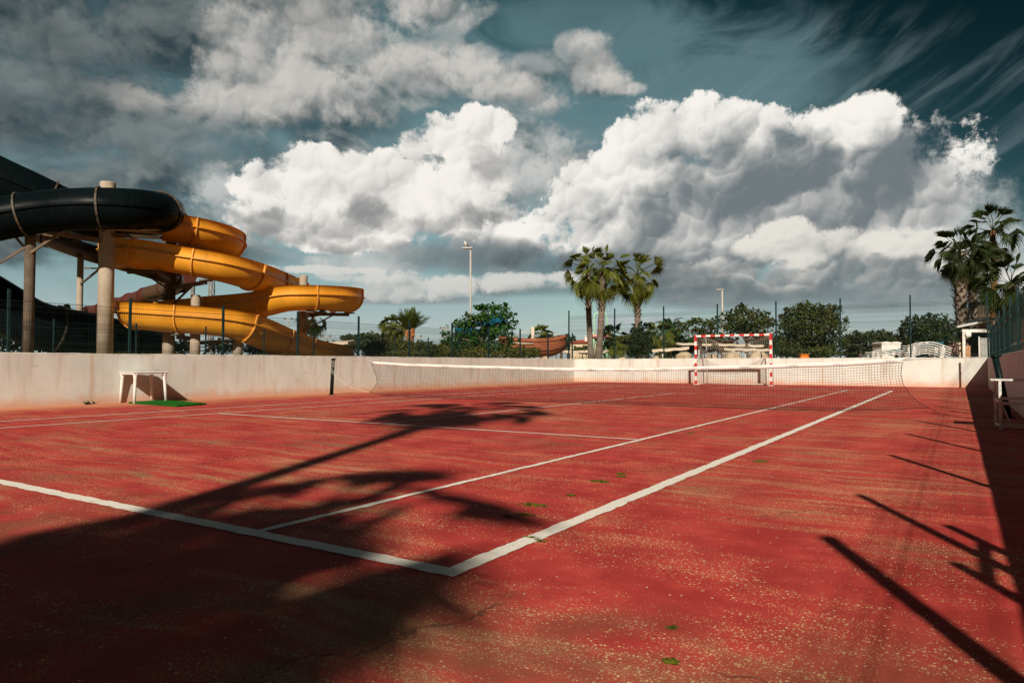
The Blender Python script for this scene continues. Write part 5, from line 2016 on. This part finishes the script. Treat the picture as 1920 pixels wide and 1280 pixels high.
pts += [Vector((l_.x, l_.y, 0)) * 1 + RT * .12 + Vector((0, 0, zt)), Vector((r_.x, r_.y, 0)) - RT * .12 + Vector((0, 0, zt)), Vector((r_.x, r_.y, zt - .2)), Vector((r_.x, r_.y, 1.9))]
mb.tube(pts, .07, 8)
part('arch', mb, M_MINT, t)
mb = MB()
bk = at(1127, 607, D_)
mb.lathe([(.27, .40), (.29, .38), (.27, -.14), (.20, -.40), (.07, -.51), (.03, -.57)], tuple(bk), 16)
part('bucket', mb, M_BLUE, t)
mb = MB()
m2 = at(1127, 636, D_) + dp * 1.2
mb.box((m2.x, m2.y, hgt(636, D_)), (.75, .06, .40), YAW)
part('back_panel', mb, M_DARK, t)


# ------------------------------------------------------------------ beige canopies
def canopy(label, x0, x1, d, ytl, ytr, th, depth, posts, group='beige canopies beyond the end wall'):
    a, b = at(x0, ytl, d), at(x1, ytr, d)
    m_ = (a + b) / 2
    t = thing('canopy', label, 'canopy', (m_.x, m_.y, 1.0), group)
    bk_ = dp * depth
    n = 10
    rings = []
    for i in range(n + 1):
        s = i / n
        q = a.lerp(b, s) + Vector((0, 0, -.05 * math.sin(s * PI * 3) ** 2))
        z = Vector((0, 0, th))
        rings.append([q - z * .5, q + bk_ - z * .5 + Vector((0, 0, .02)), q + bk_ + z * .5 + Vector((0, 0, .02)), q + z * .5])
    mb = MB()
    mb.loft(rings, False)
    part('roof', mb, M_THATCH, t)
    for i, s in enumerate(posts):
        q = a.lerp(b, s) + dp * (depth * (.15 if i % 2 else .85))
        mb = MB()
        mb.tube([(q.x, q.y, .98), (q.x, q.y, q.z)], .04, 8)
        part('post', mb, M_WHITEMETAL, t)


canopy('upper beige canopy roof between the dark shrub and the goal', 1220, 1345, 44, 642, 645.5, .14, 3.0, (.03, .25, .5, .75, .97))
canopy('lower beige canopy roof beside the dark shrub', 1212, 1292, 38.5, 658, 652, .14, 1.6, (.1, .4, .7, .95))
canopy('long low beige canopy behind the tall palms', 1055, 1184, 47, 658.5, 658.5, .18, 2.2, (.1, .35, .6, .85))
canopy('beige canopy seen through the goal net', 1342, 1432, 43, 645, 648, .14, 3.0, (.1, .4, .7, .95))
canopy('second beige canopy lower behind the goal net', 1358, 1442, 38, 654, 655.5, .12, 1.6, (.1, .5, .9))

# shelter with a red edged roof beside the slide's end
p0, p1 = at(590, 637, 46), at(660, 644, 46)
m_ = (p0 + p1) / 2
t = thing('shelter', 'brick sided shelter with beige awning and red roof edge by the yellow slide end', 'shelter', (m_.x, m_.y, 1.0))
mb = MB()
a, b = at(598, 651, 44), at(652, 645, 44)
mb.loft([[a, a + dp * 2.5 + Vector((0, 0, .2)), a + dp * 2.5 + Vector((0, 0, .42)), a + Vector((0, 0, .22))], [b, b + dp * 2.5 + Vector((0, 0, .2)), b + dp * 2.5 + Vector((0, 0, .36)), b + Vector((0, 0, .16))]], False)
part('awning', mb, M_THATCH, t)
mb = MB()
a, b = at(572, 634, 47), at(616, 645, 47)
mb.loft([[a, a + dp * .1, a + dp * .1 + Vector((0, 0, .22)), a + Vector((0, 0, .22))], [b, b + dp * .1, b + dp * .1 + Vector((0, 0, .10)), b + Vector((0, 0, .10))]], False)
part('roof_edge', mb, M_GOALRED, t)
mb = MB()
a, b = at(636, 640, 45.5), at(658, 640, 45.5)
m2 = (a + b) / 2
mb.box((m2.x, m2.y, 1.35), ((b - a).length, 1.6, hgt(650, 45.5) - .9), YAW)
part('wall', mb, plain('brown bricks', (0.24, 0.11, 0.06), (0.36, 0.20, 0.12), 8, 0.9), t)

# ------------------------------------------------------------------ orange bin, white hut, sunbeds, kiosk, brown hut
p = spot(1507, 34.5)
t = thing('bin', 'orange plastic bin in front of the dense olive tree', 'bin', tuple(p))
mb = MB()
mb.bbox((p.x, p.y, 1.17), (.42, .30, .36), YAW, .05)
part('body', mb, M_ORANGE, t)
mb = MB()
mb.bbox((p.x, p.y, 1.365), (.45, .33, .03), YAW, .012)
part('lid', mb, M_ORANGE, t)

p = spot(1662, 36)
t = thing('hut', 'small white hut with a scalloped top edge left of the dark dense tree', 'hut', tuple(p))
mb = MB()
zt = hgt(645, 36)
mb.box((p.x, p.y, (1 + zt) / 2), (.95, .9, zt - 1), YAW)
part('wall', mb, M_WHITE, t)
mb = MB()
rings = []
for i in range(17):
    s = i / 16
    q = Vector((p.x, p.y, zt)) + RT * (s - .5) * 1.02 - dp * .48
    h = .06 + .05 * abs(math.sin(s * PI * 2))
    rings.append([q, q + dp * .96, q + dp * .96 + Vector((0, 0, h)), q + Vector((0, 0, h))])
mb.loft(rings, False)
part('roof', mb, M_WHITE, t)


def sunbed_mb(i, tall):
    """slatted frame of a lounger: side rails with a raised wavy back, cross slats"""
    L = 1.9
    prof = []
    for j in range(17):
        s = j / 16
        z = .22 + .16 * math.sin((s - .15) * PI * 1.5) * (1 if s > .15 else 0)
        prof.append((L * (s - .5), z))
    mb = MB()
    for y in (-.30, .30):
        for (x0, z0), (x1, z1) in zip(prof, prof[1:]):
            mb.bar((x0, y, z0), (x1, y, z1), .03, .034)
    for (x, z) in prof[::2]:
        mb.bar((x, -.30, z), (x, .30, z), .045, .012)
    legs = []
    for x in (-.72, .55):
        for y in (-.30, .30):
            legs.append(MB().bar((x, y, .22), (x + .10, y, .0), .04))
    return mb, legs


def sunbed_stack(px, d, n, ang, label, fab):
    base = spot(px, d)
    proto = None
    for i in range(n):
        z = 1.0 + .10 * i
        if proto is None:
            proto = thing('sunbed', label % 'lowest', 'sunbed', (0, 0, 0), 'white sunbeds stacked behind the end wall')
            fr, lg = sunbed_mb(0, 0)
            part('frame', fr, M_WHITE, proto)
            for q in lg:
                part('leg', q, M_WHITE, proto)
            proto.location = (base.x, base.y, z)
            proto.rotation_euler = (0, 0, ang)
        else:
            names = ('lowest', 'second', 'third', 'fourth', 'fifth', 'sixth')
            copy_thing(proto, (base.x + .02 * i, base.y, z), ang, label % (names[i] if i < n - 1 else 'topmost'))
    if fab:
        c = base + RT * .35
        c.z = 0.0
        z = 1.0 + .10 * n + .10
        mb = MB()
        R_ = RT * .55
        rings = [[c - R_ + Vector((0, 0, z)), c - R_ + dp * .55 + Vector((0, 0, z)), c - R_ + dp * .55 + Vector((0, 0, z + .05)), c - R_ + Vector((0, 0, z + .05))],
                 [c + R_ + Vector((0, 0, z + .08)), c + R_ + dp * .55 + Vector((0, 0, z + .08)), c + R_ + dp * .55 + Vector((0, 0, z + .22)), c + R_ + Vector((0, 0, z + .22))]]
        mb.loft(rings, False)
        single('sunbed_cushion', mb, M_TEAL, fab, 'cushion', (c.x, c.y, z))


sunbed_stack(1664, 32.2, 3, YAW + .08, '%s sunbed of the low white stack on the left', 'teal cushion on the low stack of sunbeds')
sunbed_stack(1732, 31.8, 6, YAW - .05, '%s sunbed of the tall white stack by the fence post', 'teal cushion on the tall stack of sunbeds')

D_ = 36.0
t = thing('kiosk', 'white framed kiosk with a slanting metal roof below the shaggy palms', 'kiosk', tuple(spot(1830, D_)))
mb = MB()
a, b = at(1793, 614, D_), at(1872, 597, D_)
mb.loft([[a, a + dp * 3, a + dp * 3 + Vector((0, 0, .07)), a + Vector((0, 0, .07))], [b, b + dp * 3, b + dp * 3 + Vector((0, 0, .07)), b + Vector((0, 0, .07))]], False)
o = part('roof', mb, M_GALV, t)
mb = MB()
mb.tube([at(1794, 613.5, D_ - .05), at(1874, 596.5, D_ - .05)], .05, 8)
part('gutter', mb, M_WHITEMETAL, o)
mb = MB()
mb.bar(at(1803, 620, D_), at(1875, 620, D_), .13, .16)
part('beam', mb, M_WHITE, t)
for x in (1807.5, 1836):
    q = at(x, 640, D_)
    mb = MB()
    mb.bar((q.x, q.y, .98), (q.x, q.y, hgt(620 if x < 1820 else 631, D_)), .13 if x < 1820 else .06)
    part('post', mb, M_WHITE, t)
q = at(1800, 640, D_ + .3)
mb = MB()
mb.bbox((q.x, q.y, (1 + hgt(641, D_)) / 2), (.22, .22, hgt(641, D_) - 1), YAW, .01)
part('pillar', mb, M_CREAM, t)
mb = MB()
q = at(1814, 640, D_ + .6)
mb.box((q.x, q.y, 1.4), (.24, .1, hgt(646, D_) - 1), YAW)
part('brick_pier', mb, plain('orange bricks', (0.40, 0.20, 0.10), (0.50, 0.27, 0.15), 8, 0.9), t)
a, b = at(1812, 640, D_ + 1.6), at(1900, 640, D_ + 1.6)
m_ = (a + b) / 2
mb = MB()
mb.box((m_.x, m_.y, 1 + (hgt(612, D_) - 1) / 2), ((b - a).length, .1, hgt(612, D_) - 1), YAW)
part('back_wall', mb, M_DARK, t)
a, b = at(1837, 640, D_ + .2), at(1855, 640, D_ + .2)
m_ = (a + b) / 2
mb = MB()
mb.bbox((m_.x, m_.y, 1 + (hgt(633, D_) - 1) / 2), ((b - a).length, .06, hgt(633, D_) - 1), YAW, .01)
part('side_panel', mb, plain('pale grey panel', (0.30, 0.30, 0.29), (0.36, 0.36, 0.35), 3, 0.7), t)
q = at(1815.5, 627, D_ - .12)
mb = MB()
rings = []
for rr, s in ((.16, .0), (.155, .03), (.10, .06), (.03, .065)):
    rings.append([q + RT * (rr * math.cos(2 * PI * k_ / 16)) + Vector((0, 0, rr * math.sin(2 * PI * k_ / 16))) - dp * s for k_ in range(16)])
mb.loft(rings, True)
part('wall_fan', mb, M_WHITE, t)

t = thing('cabin', 'brown board cabin at the right edge behind the fence posts', 'cabin', tuple(spot(1960, 52)))
D_ = 50.0
c = [at(1884, 590, D_), at(1925, 560, D_), at(2010, 590, D_)]
base_ = [at(1884, 640, D_), at(2010, 640, D_)]
mb = MB()
fr_ = [Vector((base_[0].x, base_[0].y, .98)), Vector((base_[1].x, base_[1].y, .98)), c[2], c[1], c[0]]
mb.loft([fr_, [v + dp * 5 for v in fr_]], False)
part('wall', mb, M_WOOD, t)
mb = MB()
for a, b in ((c[0], c[1]), (c[1], c[2])):
    a2, b2 = a + (a - b).normalized() * .3, b
    up_ = Vector((0, 0, .12))
    mb.loft([[a2 - dp * .3, a2 + dp * 5.2, a2 + dp * 5.2 + up_, a2 - dp * .3 + up_], [b2 - dp * .3, b2 + dp * 5.2, b2 + dp * 5.2 + up_, b2 - dp * .3 + up_]], False)
part('roof', mb, M_STEEL, t)

# pale wall and planting glimpsed low at the left
t = thing('pool_wall', 'pale wall glimpsed below the black tubes at the left', 'wall', tuple(spot(120, 36)))
mb = MB()
for x0, x1 in ((100, 140), (258, 330)):
    a, b = at(x0, 640, 36), at(x1, 640, 36)
    m_ = (a + b) / 2
    mb.box((m_.x, m_.y, 1.0 + (hgt(630 if x0 < 200 else 640, 36) - 1) / 2), ((b - a).length, .2, hgt(630 if x0 < 200 else 640, 36) - 1), YAW)
    break
part('wall', mb, plain('pale blue wall', (0.34, 0.44, 0.50), (0.42, 0.52, 0.58), 2, 0.8), t)

SC.cycles.max_bounces = 5
SC.cycles.diffuse_bounces = 2
SC.cycles.glossy_bounces = 2
SC.cycles.transmission_bounces = 3
SC.cycles.transparent_max_bounces = 4
SC.cycles.caustics_reflective = False
SC.cycles.caustics_refractive = False
SC.cycles.use_adaptive_sampling = True
SC.cycles.adaptive_threshold = 0.012
SC.cycles.adaptive_min_samples = 16
SC.cycles.use_denoising = True
SC.cycles.denoising_prefilter = 'NONE'
